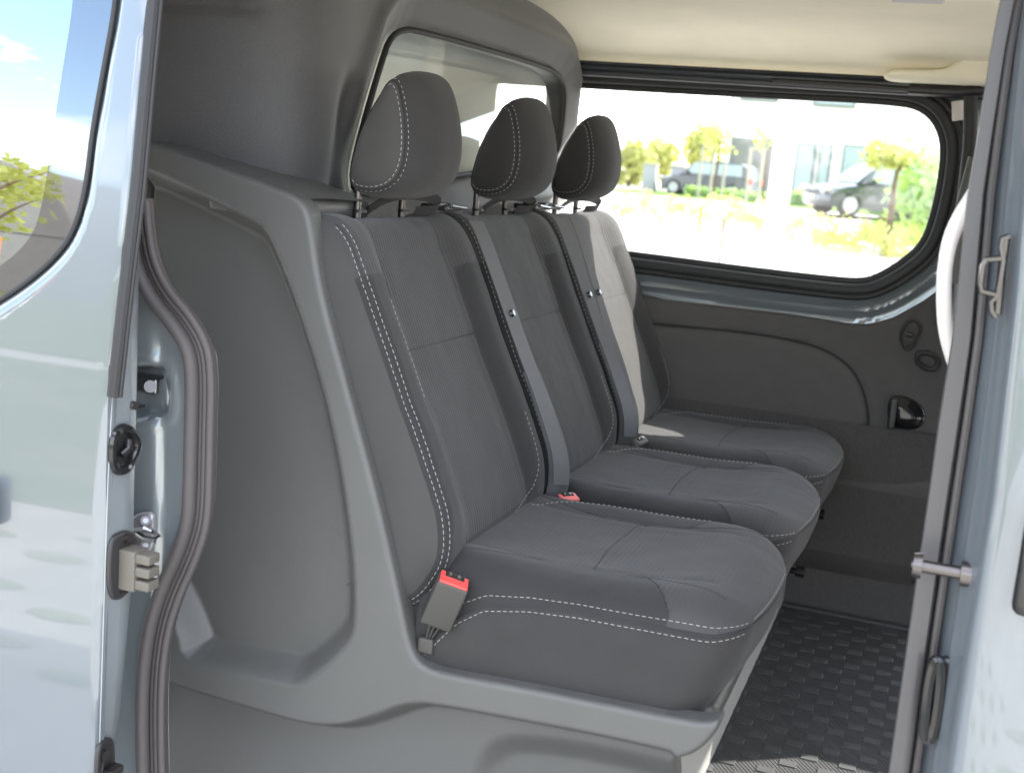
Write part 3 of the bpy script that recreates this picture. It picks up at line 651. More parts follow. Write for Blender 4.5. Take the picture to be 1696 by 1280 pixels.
def cushion(k):
    yc=YS[k]-.002; vs=[];uv=[];fs=[];fm=[]; nx,nv=len(XS),len(VS)
    for x in XS:
        for v in VS: vs.append(cpt(yc,x,v)); uv.append((x,v*HW))
    for i in range(nx-1):
        x=(XS[i]+XS[i+1])/2
        for j in range(nv-1):
            v=(VS[j]+VS[j+1])/2; fs.append((i*nv+j,(i+1)*nv+j,(i+1)*nv+j+1,i*nv+j+1))
            lim=.56+.16*((x+.47)/.2)**2
            fm.append(1 if abs(v)>min(lim,.82) and x<-.375+.06*(abs(v)-.6)/.37 else 0)
    # boundary loop: near side back->front, front near->far, far side front->back
    loop=[i*nv for i in range(nx)]+[(nx-1)*nv+j for j in range(1,nv)]+[i*nv+nv-1 for i in range(nx-2,-1,-1)]
    prev=loop; Nn=len(loop)
    for dz,out_ in ((.006,.004),(.03,.007),(.07,.005),(.11,-.004),(.16,-.022)):
        cur=[]
        for a in loop:
            p=vs[a]; c=Vector((min(p.x,-.40),min(max(p.y,yc-.12),yc+.12),p.z)); d=(p-c); d.z=0
            d=d.normalized() if d.length>1e-6 else Vector((0,0,0))
            zb=.272; t=dz/.16; z=p.z+(zb-p.z)*t
            fx=.035*t*float(sst((p.x+.42)/.20))
            q=Vector((p.x+d.x*out_-fx,p.y+d.y*out_*(.6 if dz<.12 else .2),z)); cur.append(len(vs)); vs.append(q); uv.append((0,0))
        for i in range(Nn-1): fs.append((prev[i],prev[i+1],cur[i+1],cur[i])); fm.append(2)
        prev=cur
    o=mk('seat_cushion',vs,fs,[M['fab_rib2'],M['fab_bol'],M['fab_head']],bench,True,uvs=uv,fm=fm); fixn(o)
    # piping seam + double stitches around the edge
    def rim(inset,lift):
        pts=[]
        for x in np.linspace(-.69,XF-.0005,70): pts.append(cpt(yc,x,-1+inset,lift))
        for v in np.linspace(-1+inset,1-inset,50)[1:]: pts.append(cpt(yc,XF-inset*.18,v,lift))
        for x in np.linspace(XF-.002,-.66,60): pts.append(cpt(yc,x,1-inset,lift))
        return pts
    b=MB(); b.tube([p+Vector((0,-.0012,-.0035)) for p in rim(0,0)],.0022,6)
    def line(fn,xs,r=.0012): b.tube([cpt(yc,x,fn(x),-.0004) for x in xs],r,6)
    lim=lambda x:min(.56+.16*((x+.47)/.2)**2,.82)
    line(lambda x:-lim(x),np.linspace(-.69,-.24,50)); line(lambda x:lim(x),np.linspace(-.69,-.24,50))
    b.tube([cpt(yc,-.455-.02*math.cos(v*2),v,-.0006) for v in np.linspace(-.56,.56,30)],.0012,6)
    for sg in (-1,1): b.tube([cpt(yc,-.375+.06*(av-.6)/.37,sg*av,-.0004) for av in np.linspace(.60,.985,20)],.0012,6)
    b.build('seam',M['seam'],o)
    stitch(o,rim(.007,.0010)); stitch(o,[p+Vector((0,-.005,-.010)) for p in rim(0,0)][:118])
    fs_=chaikin([(-.665,.50),(-.64,.62),(-.60,.745),(-.55,.80),(-.48,.815),(-.40,.81),(-.34,.79)],2,False); stitch(o,[cpt(yc,x,v,.0009) for x,v in fs_],w=.0007)
for k in range(3): cushion(k)
# headrests
hpf=np.array([(.022,.976),(.0,.978),(-.013,.99),(-.012,1.02),(.000,1.075),(.022,1.13),(.047,1.172),(.065,1.189),(.080,1.193),(.096,1.180),(.114,1.14),(.127,1.09),(.128,1.045),(.115,1.01),(.085,.988),(.05,.979)])
hq=resample(chaikin(hpf,3),.0062,True); hc=np.array([.040,1.075])
def headrest(k):
    yc=[1.908,2.435,2.958][k]; x0=-.945; T=np.sin(np.linspace(-1,1,41)*math.pi/2); W=.106; vs=[];fs=[]; N=len(hq); fm=[]; uv=[]
    def scl(t): a=abs(t); return (1-a**3.4*.30)*math.sqrt(max(1-max(0,(a-.90)/.10)**2*.35,0))
    def pt(t,i,l=0):
        p=hq[i%N]; a=abs(t); rel=p-hc; r_=math.sqrt(max(1-max(0,(a-.80)/.20)**2.2*.16,0))
        fx=rel[0]*((1-.42*a**2.6) if rel[0]>0 else (1-.08*a**4))*r_; fz=rel[1]*((1-.15*a**2.5) if rel[1]>0 else (1-.10*a**3))*r_
        d=math.hypot(fx,fz)+1e-9; return Vector((x0+hc[0]+fx*(1+l/d),yc+W*t,hc[1]+fz*(1+l/d)))
    for t in T:
        for i in range(N): vs.append(pt(t,i)); uv.append((t*W,i*.006))
    nt=len(T)
    for a in range(nt-1):
        for i in range(N): fs.append((a*N+i,a*N+(i+1)%N,(a+1)*N+(i+1)%N,(a+1)*N+i)); fm.append(0)
    for sg,a in ((-1,0),(1,nt-1)):
        prev=[a*N+i for i in range(N)]; c=Vector((x0+hc[0]-.0,yc+W*sg,hc[1]-.01))
        for f_,bul in ((.93,.006),(.8,.009),(.6,.011),(.35,.012),(.1,.012)):
            cur=[]
            for i in range(N):
                p=pt(sg,i); q=c+(p-c)*f_; q.y=yc+sg*(W+bul); cur.append(len(vs)); vs.append(q); uv.append((0,0))
            for i in range(N): fs.append((prev[i],prev[(i+1)%N],cur[(i+1)%N],cur[i])); fm.append(1)
            prev=cur
        fs.append(tuple(prev)); fm.append(1)
    o=mk('headrest',vs,fs,[M['fab_head'],M['fab_side'] if k==0 else M['fab_head']],bench,True,uvs=uv,fm=fm); fixn(o)
    b=MB(); b.tube([pt(-.975,i,.0003) for i in range(N)],.0022,6,closed=True); b.build('seam',M['seam'],o)
    k0=int(np.argmin(np.hypot(hq[:,0]+.012,hq[:,1]-.985))); k1=int(np.argmin(np.hypot(hq[:,0]-.07,hq[:,1]-1.193)))
    cand=[ [(k0+t)%N for t in range((k1-k0)%N+1)], [(k0-t)%N for t in range((k0-k1)%N+1)] ]
    arc=max(cand,key=lambda a: max(hq[i][0] for i in a))
    stitch(o,[pt(-.955,i,.0006) for i in arc],dash=.0055,gap=.0035,w=.00052)
    c=Vector((x0+hc[0],yc-W,hc[1]-.01)); pp=[]
    for i in arc:
        p=pt(-1,i); q=c+(p-c)*.965; q.y=yc-W-.0045; pp.append(q)
    stitch(o,pp,dash=.0055,gap=.0035,w=.00052)
    for dyy in (-.086,.086):
        b=MB(); b.cyl((x0,yc+dyy,.92),(x0,yc+dyy,1.0),.0065,14); b.build('headrest_post',M['dmetal'],o)
        b=MB(); b.tube([(x0+.005,yc+dyy,.952),(x0+.005,yc+dyy,.957)],.012,12); b.build('post_collar',M['black'],o)
    lo=chaikin([(x0+.0,yc-.05,.955),(x0+.012,yc+.02,.982),(x0+.03,yc+.10,.985),(x0+.05,yc+.145,.975),(x0+.045,yc+.14,.958),(x0+.02,yc+.10,.955)],3,False)
    b=MB(); b.ribbon([Vector(p) for p in lo],Vector((.004,.0,.009)),.0016); b.build('pull_loop',M['black'],o)
for k in range(3): headrest(k)
# seat belts down the gaps
def onprof(px,py,off):
    lo,hi=1.5,3.3
    g=lambda y:(lambda p:p[0]-(float(np.interp(p[2],prf[:60,1],prf[:60,0]))+off))(U(px,py,y))
    for _ in range(50):
        m=(lo+hi)/2
        if g(m)>0: lo=m
        else: hi=m
    return U(px,py,(lo+hi)/2)
belts=[]
def belt(yt,yb,hw,nm='seat_belt',zb=.46,k=0):
    b=MB()
    def lay(off,dy0,hwf,z0=.955):
        pts=[];wv=[]
        for t in np.linspace(0,1,40):
            s=s_of_z(zb)+(PLEN*.82-s_of_z(zb))*(1-t); p=prof_at(s); n=prof_n(s)
            y=yt+(yb-yt)*t+dy0*t; q=p+n*off; pts.append(Vector((q[0],y,q[1]))); tw=.55+.3*float(sst((t-.45)/.5)); wv.append(Vector((math.sin(tw)*hw*hwf,math.cos(tw)*hw*hwf,0)))
        b.ribbon(pts,wv,.0016)
    lay(.024,0,1)
    o=b.build(nm,M['belt'],bench,autosm=30); belts.append(o)
    s=s_of_z(.765); p=prof_at(s)+prof_n(s)*.025; t=(PLEN*.82-s)/(PLEN*.82-s_of_z(zb)); y=yt+(yb-yt)*t
    b=MB(); n=prof_n(s); b.cyl((p[0],y,p[1]),(p[0]+n[0]*.006,y,p[1]+n[1]*.006),.0075,16,r2=.006); b.build('belt_button',M['gloss'],o)
    # folded webbing below
    b=MB()
    for j in range(3):
        pts=[];wv=[]
        for t in np.linspace(0,1,26):
            s=s_of_z(.40)+(s_of_z(.66)-s_of_z(.40))*(1-t); q=prof_at(s)+prof_n(s)*(.004+.006*j*t+.002); y=yb+.012+j*.014+.01*(1-t)
            pts.append(Vector((q[0],y,q[1]))); wv.append(Vector((.010,.008,0)))
        b.ribbon(pts,wv,.0016)
    b.build('belt_fold',M['belt'],o)
    b=MB(); x=-.925; b.box((x,yt-.01,.962),(.055,.075,.012),bev=.005); b.box((x+.012,yt-.045,.968),(.02,.05,.008),bev=.003); bo_=b.build('belt_guide',M['black'],o)
    b=MB(); b.tube([(x+.03,yt-.03,.966),(x+.034,yt+.03,.962)],.0035,8); b.tube([(x+.0,yt-.035,.97),(x+.03,yt-.03,.967)],.0035,8); b.build('guide_bar',M['metal'],bo_)
belt(2.135,2.15,.0165); belt(2.64,2.665,.0165); belt(2.745,2.69,.011)
# buckles
def buckle(bot,top,w=.04,th=.024,m='red',wd=(1,0,0)):
    bot,top=V(bot),V(top); a=(top-bot); h=a.length; a.normalize(); wdv=Vector(wd)-a*Vector(wd).dot(a); wdv.normalize(); d=a.cross(wdv)
    b=MB(); b.box((bot+top)/2,(w,th,h),(wdv,d,a),bev=.004); o=b.build('buckle',M['console'] if m=='grey' else M['blk2'],bench)
    b=MB(); c=top+a*.0005
    b.box(c,(w*.90,th*.86,.006),(wdv,d,a),bev=.002)
    b.build('release_button',M['red'] if m=='red' else (M['console'] if m=='grey' else M['pink']),o)
    b=MB(); b.box(c+a*.002+d*th*.24*(1 if d.y>0 else -1),(w*.62,th*.42,.004),(wdv,d,a),bev=.001); b.box(c+a*.0045+wdv*w*.12+d*th*.24*(1 if d.y>0 else -1),(w*.1,th*.2,.002),(wdv,d,a),mi=1); b.box(c+a*.0045-wdv*w*.16+d*th*.24*(1 if d.y>0 else -1),(w*.08,th*.2,.002),(wdv,d,a),mi=1); b.build('buckle_slot',[M['gloss'],M['metal']],o)
    return o,bot,a,wdv
M['blk2']=mat('buckle_plastic',(.042,.040,.036),.5)
o,bt,a,wd=buckle(U(722,1030,1.648),U(752,962,1.640),w=.050,th=.034,wd=(.8,.35,-.35))
b=MB()
for t in (-.6,0,.6): b.tube([bt+wd*.016*t+a*.004,bt-a*.018+wd*.010*t,bt-a*.034+wd*.006*t],.0018,6)
b.box(bt-a*.043-Vector((0,0,.002)),(.026,.014,.026),bev=.005); b.build('buckle_stalk',M['blk2'],o)
buckle(U(930,862,2.165),U(942,824,2.155),w=.042,th=.026,m='pink',wd=(.5,.8,-.3))
buckle(U(1030,765,2.69),U(1062,730,2.66),w=.040,th=.022,m='grey',wd=(.2,1,-.1))
buckle(UX(1124,712,-.64),UX(1141,688,-.63),w=.046,th=.02,m='pink',wd=(.3,1,-.4))
# bench base
b=MB(); b.box((-.49,2.465,.258),(.50,1.49,.045),bev=.018); b.box((-.6,2.475,.12),(.60,1.46,.24),bev=.01); b.build('seat_base',M['console'],bench)
b=MB(); b.box((-.297,2.47,.12),(.012,1.48,.23),bev=.003); b.build('base_front_panel',M['whiteedge'],bench)
for q in ((1318,945),(1352,850)):
    b=MB(); e=V(UX(*q,-.245)); b.cyl(e,e+Vector((.02,0,0)),.013,16); b.cyl(e+Vector((-.05,0,0)),e,.007,10)
    b.build('base_knob',M['gloss'],bench)

# =============================================================== FLOOR MAT
fmat=empty('floor_mat'); tag(fmat,'black rubber floor mat with raised rectangular studs in front of the bench','floor mat')
b=MB(); b.box((-.02,2.22,.0065),(.62,1.60,.009),bev=.003); b.box((-.02,3.015,.011),(.62,.012,.012),bev=.004); e1=np.array([.0345,.0455]); e2=np.array([.0345,-.0455])
for i in range(-45,45):
    for j in range(-45,45):
        x=-.16+e1[0]*i+e2[0]*j; y=2.6+e1[1]*i+e2[1]*j
        if -.32<x<.27 and 1.45<y<2.97:
            bm_=[(-.0150,-.0115),(.0150,-.0115),(.0150,.0115),(-.0150,.0115)]
            jx,jy=random.uniform(-.0006,.0006),random.uniform(-.0006,.0006)
            lo_=[(x+a_*1.07+jx,y+c_*1.09+jy,.0108) for a_,c_ in bm_]; hi_=[(x+a_+jx,y+c_+jy,.0133) for a_,c_ in bm_]
            b.add(lo_+hi_,[(4,5,6,7)]+[(q,(q+1)%4,4+(q+1)%4,4+q) for q in range(4)])
ang=math.radians(35)
for k in range(-140,260):
    c=k*.0072; P0=[]
    # fine diagonal ribs clipped to the mat
    pts=[]
    for t in np.linspace(-2.2,2.2,2): pass
    nx_,ny_=math.cos(ang),math.sin(ang); dx_,dy_=-ny_,nx_
    ox,oy=-.02+nx_*c,2.2+ny_*c
    ts=sorted([((-.32)-ox)/dx_,(.28-ox)/dx_]); ty=sorted([(1.45-oy)/dy_,(2.98-oy)/dy_]); t0,t1=max(ts[0],ty[0]),min(ts[1],ty[1])
    if t1-t0<.01: continue
    a_=Vector((ox+dx_*t0,oy+dy_*t0,.0108)); c_=Vector((ox+dx_*t1,oy+dy_*t1,.0108)); n_=Vector((nx_,ny_,0))*.0018
    b.add([a_-n_,a_+Vector((0,0,.0012)),a_+n_,c_-n_,c_+Vector((0,0,.0012)),c_+n_],[(0,1,4,3),(1,2,5,4)])
b.build('mat_sheet',M['mat'],fmat,smooth=False)

# =============================================================== OUTSIDE
def terr(x,y):
    z=-.58+1.03*float(sst((y-22)/18)); return z
def gm(name,c1,c2,scale,bumpd=.02):
    m=mat(name,c1,.95,spec=.1,bump=('noise',scale*3,bumpd,.5)); n=m.node_tree; b_=n.nodes['Principled BSDF']
    t=n.nodes.new('ShaderNodeTexCoord'); z=n.nodes.new('ShaderNodeTexNoise'); z.inputs['Scale'].default_value=scale; z.inputs['Detail'].default_value=8
    r=n.nodes.new('ShaderNodeValToRGB'); r.color_ramp.elements[0].color=(*c1,1); r.color_ramp.elements[1].color=(*c2,1); r.color_ramp.elements[0].position=.4; r.color_ramp.elements[1].position=.62
    n.links.new(t.outputs['Object'],z.inputs['Vector']); n.links.new(z.outputs[0],r.inputs[0]); n.links.new(r.outputs[0],b_.inputs['Base Color']); return m
M['pave']=gm('pale_concrete_paving',(.42,.40,.37),(.5,.48,.44),3)
M['grass']=gm('mown_grass',(.10,.13,.045),(.17,.17,.08),2.5,.05)
M['grassL']=gm('bright_lawn',(.09,.17,.03),(.13,.22,.05),2,.05)
M['asphalt']=gm('grey_asphalt',(.10,.10,.10),(.13,.13,.13),5)
def sheet(name,x0,x1,y0,y1,dz,m,nx=2,ny=40,kind='structure'):
    b=MB(); b.grid([[(x,y,terr(x,y)+dz) for y in np.linspace(y0,y1,ny)] for x in np.linspace(x0,x1,nx)]); o=b.build(name,m,None); tag(o,kind=kind); return o
sheet('ground',-400,300,-300,600,0,M['pave'],2,900)
tag(sheet('road',-60,60,6,14,.004,M['asphalt'],2,12),'grey asphalt road beyond the van','road')
tag(sheet('lawn',-14,-.5,41,58,.01,M['grassL'],2,10),'green lawn behind the round tree','lawn')
_lx=float(U(1442,370,36)[0]); tag(sheet('near_lawn',_lx,3,31,41,.012,M['grassL'],2,14),'bright strip of lawn under the round tree','lawn')
tag(sheet('grass_field',-90,60,-90,-7,.006,M['grass'],2,10),'mown grass field beside the paving','grass')
tag(sheet('grass_verge',-60,-3.2,-6.2,-1.7,.006,M['grass'],2,4),'strip of rough grass along the paving','grass')
# grass-filled paver pockets
b=MB()
for i in range(26):
    for j in range(5):
        x=-9+i*.38; y=-.1-j*.30+(.15 if i%2 else 0)
        n=14; vs=[(x,y,terr(0,0)+.008)]+[(x+.10*math.cos(t)*(1+.35*random.random()),y+.04*math.sin(t)*(1+.15*random.random()),terr(0,0)+.006) for t in np.linspace(0,2*math.pi,n,endpoint=False)]
        b.add(vs,[(0,1+k,1+(k+1)%n) for k in range(n)])
M['paverg']=gm('dry_paver_grass',(.22,.25,.13),(.32,.33,.22),9)
tag(b.build('paver_grass',M['paverg'],None),'tufts of grass in the paver pockets','grass',kind='stuff')
# tree builder
def foliage(b,c,R,n,size,mi=0,sq=(1,1,1)):
    c=V(c)
    cl=[(Vector(RNG.normal(size=3)).normalized()*R*(.35+.6*random.random())) for _ in range(max(6,n//60))]
    for _ in range(n):
        k=random.choice(cl); p=k+Vector(RNG.normal(size=3))*R*.2; p=Vector((p.x*sq[0],p.y*sq[1],p.z*sq[2]))+c
        a=Vector(RNG.normal(size=3)).normalized(); q=a.orthogonal().normalized(); w=size*(.6+.8*random.random())
        b.add([p-a*w,p+q*w*.5,p+a*w,p-q*w*.5],[(0,1,2,3)],mi)
def leafmat(name,c):
    m=mat(name,c,.6,var=.35,varscale=6); bs=m.node_tree.nodes['Principled BSDF']; bs.inputs['Subsurface Weight'].default_value=0; bs.inputs['Transmission Weight'].default_value=0
    n=m.node_tree; tr=n.nodes.new('ShaderNodeBsdfTranslucent'); tr.inputs[0].default_value=(c[0]*2.2,c[1]*2.0,c[2]*.8,1); x=n.nodes.new('ShaderNodeMixShader'); x.inputs[0].default_value=.4
    o=n.nodes['Material Output']; n.links.new(bs.outputs[0],x.inputs[1]); n.links.new(tr.outputs[0],x.inputs[2]); n.links.new(x.outputs[0],o.inputs[0]); return m
M['leafy']=leafmat('yellow_green_leaves',(.33,.36,.16)); M['bed']=leafmat('glare_paled_bed_leaves',(.46,.48,.27)); M['leafg']=leafmat('green_leaves',(.24,.37,.17)); M['leafd']=leafmat('hedge_leaves',(.05,.11,.03))  # bed leaves are a paler copy, bright glare put into their colour
M['bark']=mat('brown_bark',(.10,.065,.04),.9,bump=('noise',40,.01,.6)); M['wood']=mat('brown_stake_wood',(.17,.09,.06),.8); M['palewood']=mat('pale_stake_wood',(.33,.3,.25),.8)
def tree(name,x,y,h,tr,R,n,size,lab,lm='leafg',stakes=0,sq=(1,1,1),group=None,cz=None,cat='tree'):
    z=terr(x,y); t=empty(name,(x,y,z)); tag(t,lab,cat,group)
    b=MB(); top=Vector((.04,0,h-R*.6)); b.tube([(0,0,-.05),(.02,0,h*.3),(.0,.02,h*.55),top],[tr,tr*.85,tr*.7,tr*.35],8)
    for k in range(6):
        a=k*1.05; s=Vector((0,0,h-R*1.4+R*.12*k)); b.tube([s,s+Vector((math.cos(a)*R*.4,math.sin(a)*R*.4,R*.35)),s+Vector((math.cos(a)*R*.7,math.sin(a)*R*.7,R*.55))],[tr*.4,tr*.25,tr*.1],6)
    b.build('trunk',M['bark'],t)
    b=MB(); foliage(b,(0,0,(h-R) if cz is None else cz),R,n,size,sq=sq); b.build('crown',M[lm],t,smooth=False,fix=False)
    for k in range(stakes):
        b=MB(); b.box((-.55+.45*k,-.25,.95),(.09,.09,1.95)); b.build('stake',M['palewood'],t,False)
    return t
def atg(px,py,y): p=U(px,py,y); return p[0],y
x,y=atg(1478,330,29); tree('round_tree',x,y,2.7,.09,.6,900,.08,'round-crowned tree with dark trunk in front of the lawn','leafy',sq=(1.15,1,.6),cz=2.25)
x,y=atg(1182,320,46); tree('staked_tree',x,y,3.2,.06,.9,260,.10,'thin young tree held by pale stakes beside the dark hatchback','leafy',3,group=None)
x,y=atg(1268,280,44); tree('thin_tree',x,y,3.0,.05,.8,240,.09,'slim young tree just left of the tall white pole','leafy',2,sq=(.7,.7,1.3))
for k,(px,R,h) in enumerate([(1042,1.5,3.0),(1100,1.4,2.9),(1160,1.3,3.8),(985,1.7,3.4)]):
    x,y=atg(px,290,66+3*k); tree('leafy_tree',x,y,h,.16,R,900,.22,['bright leafy tree nearest the rightmost headrest','leafy tree between the headrest tree and the tallest tree','tallest yellow-green tree left of the house','leafy tree mostly hidden behind the right headrest'][k],'leafy',group='trees left of the house')
for k,px in enumerate((1545,1590)):
    x,y=atg(px,330,30+4*k); tree('garden_tree',x,y,2.8,.08,1.1,1500,.13,['pale green garden tree at the window corner','garden tree beyond the pillar, seen past the window'][k],'leafg',sq=(1,1,1.0),cz=1.5)
# green hedge block behind the round tree
def hedge(name,px0,px1,py,y,h,dep,lab,lm='leafd',n=2500,s=.09,cat='hedge'):
    a=U(px0,py,y); c=U(px1,py,y); z=min(terr(0,y),terr(0,y+dep)); b=MB(); L_=abs(c[0]-a[0]); cx_=(a[0]+c[0])/2
    b.box((cx_,y+dep/2,z+h*.45),(L_*.97,dep*.9,h*.9))
    for _ in range(n):
        p=Vector((random.uniform(a[0],c[0]),y+random.uniform(-.02,dep),z+random.uniform(0,h)));
        if random.random()<.7: p.y=y+random.gauss(0,.06)
        else: p.z=z+h+random.gauss(0,.05)
        n_=Vector(RNG.normal(size=3)).normalized(); q=n_.orthogonal().normalized(); b.add([p-n_*s,p+q*s*.5,p+n_*s,p-q*s*.5],[(0,1,2,3)])
    o=b.build(name,M[lm],None,smooth=False,fix=False); tag(o,lab,cat); return o
hedge('garden_hedge',1440,1640,330,41.5,1.95,1.2,'tall green hedge behind the round tree','leafg')
hedge('low_hedge',1132,1272,328,47,.32,1.2,'low clipped hedge in front of the dark hatchback','leafg',1500)
hedge('low_hedge',1310,1345,325,47,.5,1.2,'short piece of low hedge right of the white pole','leafg',500)
# shrub bed (reads as one mass of ground cover)
for (pa,pb,y0,lab) in ((1030,1275,31,'yellow-green ground-cover bed left of the white post'),(1312,1560,29.5,'yellow-green ground-cover bed right of the white post')):
    b=MB()
    for px in range(pa,pb,20):
        yy=y0+random.uniform(-1.2,1.2); x,y=atg(px,370,yy); z=terr(x,y); foliage(b,(x,y,z+.35),.42,170,.06)
    tag(b.build('planting_bed',M['bed'],None,smooth=False,fix=False),lab,'ground cover',kind='stuff')
# stakes
for px,py,yy,h,lab in ((1192,430,23,.98,'tallest brown wooden stake in front of the left shrub bed'),(1157,385,28,.8,'short brown stake among the left bed shrubs'),(1452,410,25,.6,'stake at the foot of the round tree'),(1477,435,23,.5,'pale stake in the pavement right of the round tree foot')):
    x,y=atg(px,py,yy); b=MB(); b.box((x,y,terr(x,y)+h/2),(.05,.05,h),bev=.01); tag(b.build('garden_stake',M['wood'] if px<1400 else M['palewood'],None),lab,'stake')
for px,lab in ((1121,'grey square bollard in front of the dark hatchback bonnet'),(1075,'grey square bollard left of the parked hatchback')):
    x,y=atg(px,310,50); b=MB(); b.box((0,0,.55),(.55,.4,1.1),bev=.03); t=empty('bollard',(x,y,terr(x,y))); b.build('post',mat('grey_bollard',(.3,.3,.32),.7),t); b=MB(); b.box((0,0,1.13),(.6,.45,.09),bev=.02); b.build('bollard_cap',M['palewood'],t); tag(t,lab,'bollard')
# white pole
x,y=atg(1292,300,19); pole=empty('white_pole',(x,y,terr(x,y))); tag(pole,'broad white post standing in front of the white house','pole')
wp=mat('white_pole_paint',(.8,.8,.8),.5); b=MB(); b.tube([(0,0,0),(0,0,3.0)],.16,16); b.build('shaft',wp,pole); b=MB(); b.tube([(0,0,2.96),(0,0,3.05)],.18,16); b.build('cap',wp,pole)
b=MB(); b.tube([(0,0,-.02),(0,0,.06)],.21,16); b.build('base',M['zinc'],pole)
# house
M['white']=mat('white_render',(.8,.79,.77),.85,bump=('noise',8,.01,.3),var=.03,varscale=2); M['grey']=mat('grey_cladding',(.17,.165,.16),.7,var=.08,varscale=3); M['frame']=mat('dark_window_frame',(.12,.12,.12),.5)
M['hglass']=mat('house_window_glass',(.26,.33,.33),.15,spec=.5)
M['frame2']=mat('pale_downpipe',(.4,.4,.4),.5); house=empty('white_house'); tag(house,'white rendered modern house with grey garage door and tall windows','house')
HY=60.; zg=terr(0,HY)
def hx(px): return float(U(px,300,HY)[0])
def hz(px,py): return float(U(px,py,HY)[2])
def hb(name,m,px0,px1,py0,py1,dy=0.,th=.2,par=house):
    pm=(px0+px1)/2; z0,z1=hz(pm,py1),hz(pm,py0); b=MB(); b.box(((hx(px0)+hx(px1))/2,HY+dy,(z0+z1)/2),(abs(hx(px1)-hx(px0)),th,abs(z1-z0))); return b.build(name,m,par,False)
X0,X1=hx(1200),hx(1760)
b=MB(); b.box(((X0+X1)/2,HY+5,zg+4.2),(X1-X0,9.6,8.4)); b.build('wall',M['white'],house,False)
b=MB(); b.box(((X0+X1)/2,HY+5,zg+8.5),(X1-X0+.5,10.2,.25)); b.build('roof',M['grey'],house,False)
g=hb('garage_door',M['grey'],1204,1275,229,316,.1); 
for k,(a,c,p0,p1) in enumerate([(1312,1345,236,318),(1352,1372,238,318),(1390,1432,240,300),(1436,1478,242,302),(1210,1272,140,166),(1330,1400,148,176)]):
    w=hb('window',M['frame'],a,c,p0,p1,.12); hb('pane',M['hglass'],a+3,c-3,p0+3,p1-3,.0,.08,w)
b=MB(); b.box((hx(1199),HY-.2,zg+3.5),(.15,.15,7)); b.build('downpipe',M['frame2'],house,False)
nb=empty('neighbour_house'); tag(nb,'pale house far behind the trees at the left window edge','house')
b=MB(); b.box((-62,95,zg+2.5),(16,8,5)); b.build('wall',M['white'],nb,False)
b=MB(); b.add([(-71,90,5.3),(-53,90,5.3),(-71,100,5.3),(-53,100,5.3),(-71,95,8),(-53,95,8)],[(0,1,5,4),(2,4,5,3),(0,4,2),(1,3,5),(0,2,3,1)]); b.build('roof',mat('red_tiles',(.3,.12,.08),.8),nb,False)
for k in (-66,-60): 
    b=MB(); b.box((k,90.95,zg+2.6),(1.4,.12,1.3)); b.build('window',M['hglass'],nb,False)
setloc(house,(hx(1400),60,zg)); setloc(nb,(-62,92,terr(0,90)))
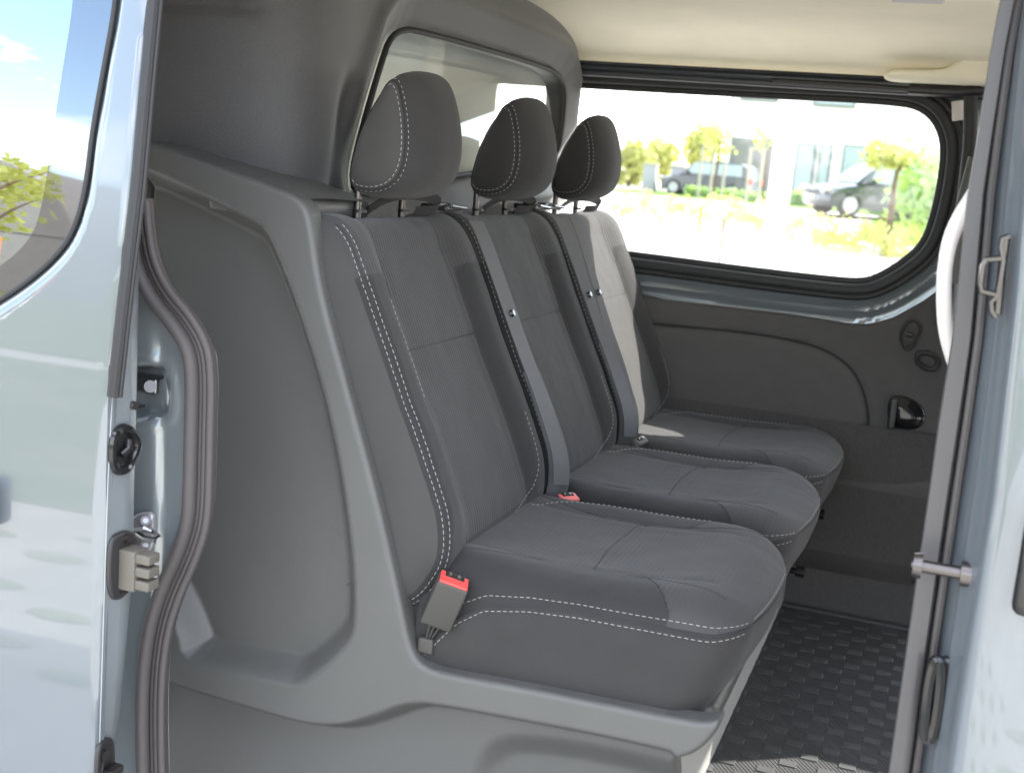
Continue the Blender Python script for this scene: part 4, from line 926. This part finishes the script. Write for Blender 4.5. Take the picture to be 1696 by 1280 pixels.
# cars
def car(x,y,rz,paint,lab,suv):
    c=empty('parked_car',(x,y,terr(x,y))); c.rotation_euler=(0,0,rz); tag(c,lab,'car')
    Ln,Wd,H=(4.45,1.84,1.62) if suv else (3.95,1.70,1.46); g=.22 if suv else .17; h1=.98 if suv else .88
    side=[(-.5,g+.1),(-.5,.55),(-.485,h1-.02),(-.44,h1+.02),(.20,h1+.03),(.42,h1-.12),(.485,.62),(.5,.45),(.49,g+.08),(.45,g),(-.45,g)]
    side=chaikin([(a*Ln,z) for a,z in side],2)
    b=MB(); P=[]
    for t in np.linspace(-1,1,13):
        s=1-.06*abs(t)**3; P.append([(px_*s*(1-.02*abs(t)**4),t*Wd/2,h1*.5+(z-h1*.5)*(1-.12*abs(t)**6)) for px_,z in side])
    b.grid(P,closev=True); b.add(P[0],[list(range(len(side)))]); b.add(P[-1],[list(range(len(side)))]); body=b.build('body',paint,c)
    gh=[(-.47,h1-.02),(-.43,H-.16),(-.36,H-.03),(-.15,H),(.06,H-.02),(.13,H-.12),(.27,h1-.02)] if not suv else [(-.48,h1-.02),(-.44,H-.2),(-.38,H-.04),(-.15,H),(.05,H-.02),(.12,H-.12),(.26,h1-.02)]
    gh=[(a*Ln,z) for a,z in gh]
    def ring(ex,iny): 
        P=[]
        for t in np.linspace(-1,1,9): P.append([(a*ex,t*(Wd/2-.04-(z-h1)*.30)*iny,z) for a,z in gh])
        return P
    b=MB(); P=ring(1,1); b.grid(P); b.add(P[0],[list(range(len(gh)))]); b.add(P[-1],[list(range(len(gh)))]); b.build('cabin',paint,c)
    for sg in (-1,1):
        for a0,a1 in ((-.40,-.14),(-.12,.19)):
            b=MB(); z0,z1=h1+.04,H-.10; ww=lambda z:sg*(Wd/2-.035-(z-h1)*.30+.006)
            b.add([(a0*Ln,ww(z0),z0),(a1*Ln,ww(z0),z0),((a1-(.07 if a1>0 else 0))*Ln,ww(z1),z1),((a0+(.02 if a0<-.3 else 0))*Ln,ww(z1),z1)],[(0,1,2,3)]); b.build('side_window',M['hglass'],c,False)
    b=MB(); yy=Wd/2-.14; b.add([(.265*Ln,-yy,h1+.02),(.265*Ln,yy,h1+.02),(.135*Ln,yy-.1,H-.11),(.135*Ln,-yy+.1,H-.11)],[(0,1,2,3)]); b.build('windscreen',M['hglass'],c,False)
    for wx in (-.31,.315):
        for sg in (-1,1):
            r=.34 if suv else .30; wy=sg*(Wd/2-.09); b=MB(); b.cyl((wx*Ln,wy-.11,r),(wx*Ln,wy+.11,r),r,28); wv_=b.build('wheel',M['seal'],c,autosm=30)
            b=MB(); b.cyl((wx*Ln,wy+sg*.10,r),(wx*Ln,wy+sg*.122,r),r*.68,20); b.build('rim',M['zinc'],wv_,autosm=30)
    for sg in (-1,1):
        b=MB(); b.box((.475*Ln,sg*(Wd/2-.25),h1-.22),(.16,.34,.14),bev=.05); b.build('headlight',M['handle'],c)
        b=MB(); b.box((-.487*Ln,sg*(Wd/2-.16),h1-.12),(.1,.2,.22),bev=.04); b.build('tail_light',M['red'],c)
        b=MB(); b.box((.17*Ln,sg*(Wd/2+.06),h1+.08),(.1,.18,.12),bev=.04); b.build('mirror',M['black'],c)
    b=MB(); b.box((.5*Ln,0,.5),(.04,.52,.11)); b.build('number_plate',M['handle'],c,False)
    b=MB(); b.box((.492*Ln,0,.66),(.05,.9,.12),bev=.02); b.build('grille',M['black'],c)
cpB=mat('dark_blue_car_paint',(.02,.025,.04),.3,coat=1); cpG=mat('dark_grey_car_paint',(.035,.04,.045),.3,coat=1)
x,y=atg(1176,300,50); car(x,y,math.radians(172),cpB,'dark hatchback parked in front of the garage door',False)
x,y=atg(1458,320,38); car(x,y,math.radians(212),cpG,'dark off-road car parked between the white pole and the round tree',True)

# ---- things on the camera's side, seen only in the paint and glass
bp=empty('white_bollard',(-4.68,-2.6,terr(0,0))); tag(bp,'white post with orange cap mirrored in the door window','bollard')
b=MB(); b.tube([(0,0,0),(0,0,1.5)],.12,16); b.build('post',wp,bp); b=MB(); b.tube([(0,0,1.5),(0,0,1.68)],.13,16); b.build('cap',mat('orange_cap',(.8,.2,.03),.5),bp)
x,y=-11.,-8.
barn=empty('grey_hall',(-30,-38,-.58)); tag(barn,'large grey hall with curved roof mirrored in the door window','hall')
b=MB(); Pp=[]
for yy in np.linspace(-16/2,16/2,9): Pp.append([(5*math.cos(t),yy,3.4+3.6*math.sin(t)) for t in np.linspace(0,math.pi,16)])
b.grid(Pp); b.add(Pp[-1],[list(range(16))]); b.build('roof',M['grey'],barn,autosm=30)
b=MB(); b.box((0,0,1.7),(10,15.9,3.4)); b.build('wall',M['grey'],barn,False)
tree('reflected_tree',-5.5,-3.6,2.5,.04,.5,500,.05,'young leafy tree mirrored in the door window','leafy')
b=MB()
for k in range(14): foliage(b,(-90+k*12,-80-5*(k%3),3.2+1.2*(k%2)),4.2,450,.6,sq=(1,1,.9))
tag(b.build('far_wood',M['leafg'],None,smooth=False,fix=False),'far-off belt of trees beyond the grass field','wood',kind='stuff')
setloc(van,(-.6,2.3,0)); setloc(bench,(-.5,2.43,0)); setloc(fmat,(-.02,2.2,0))
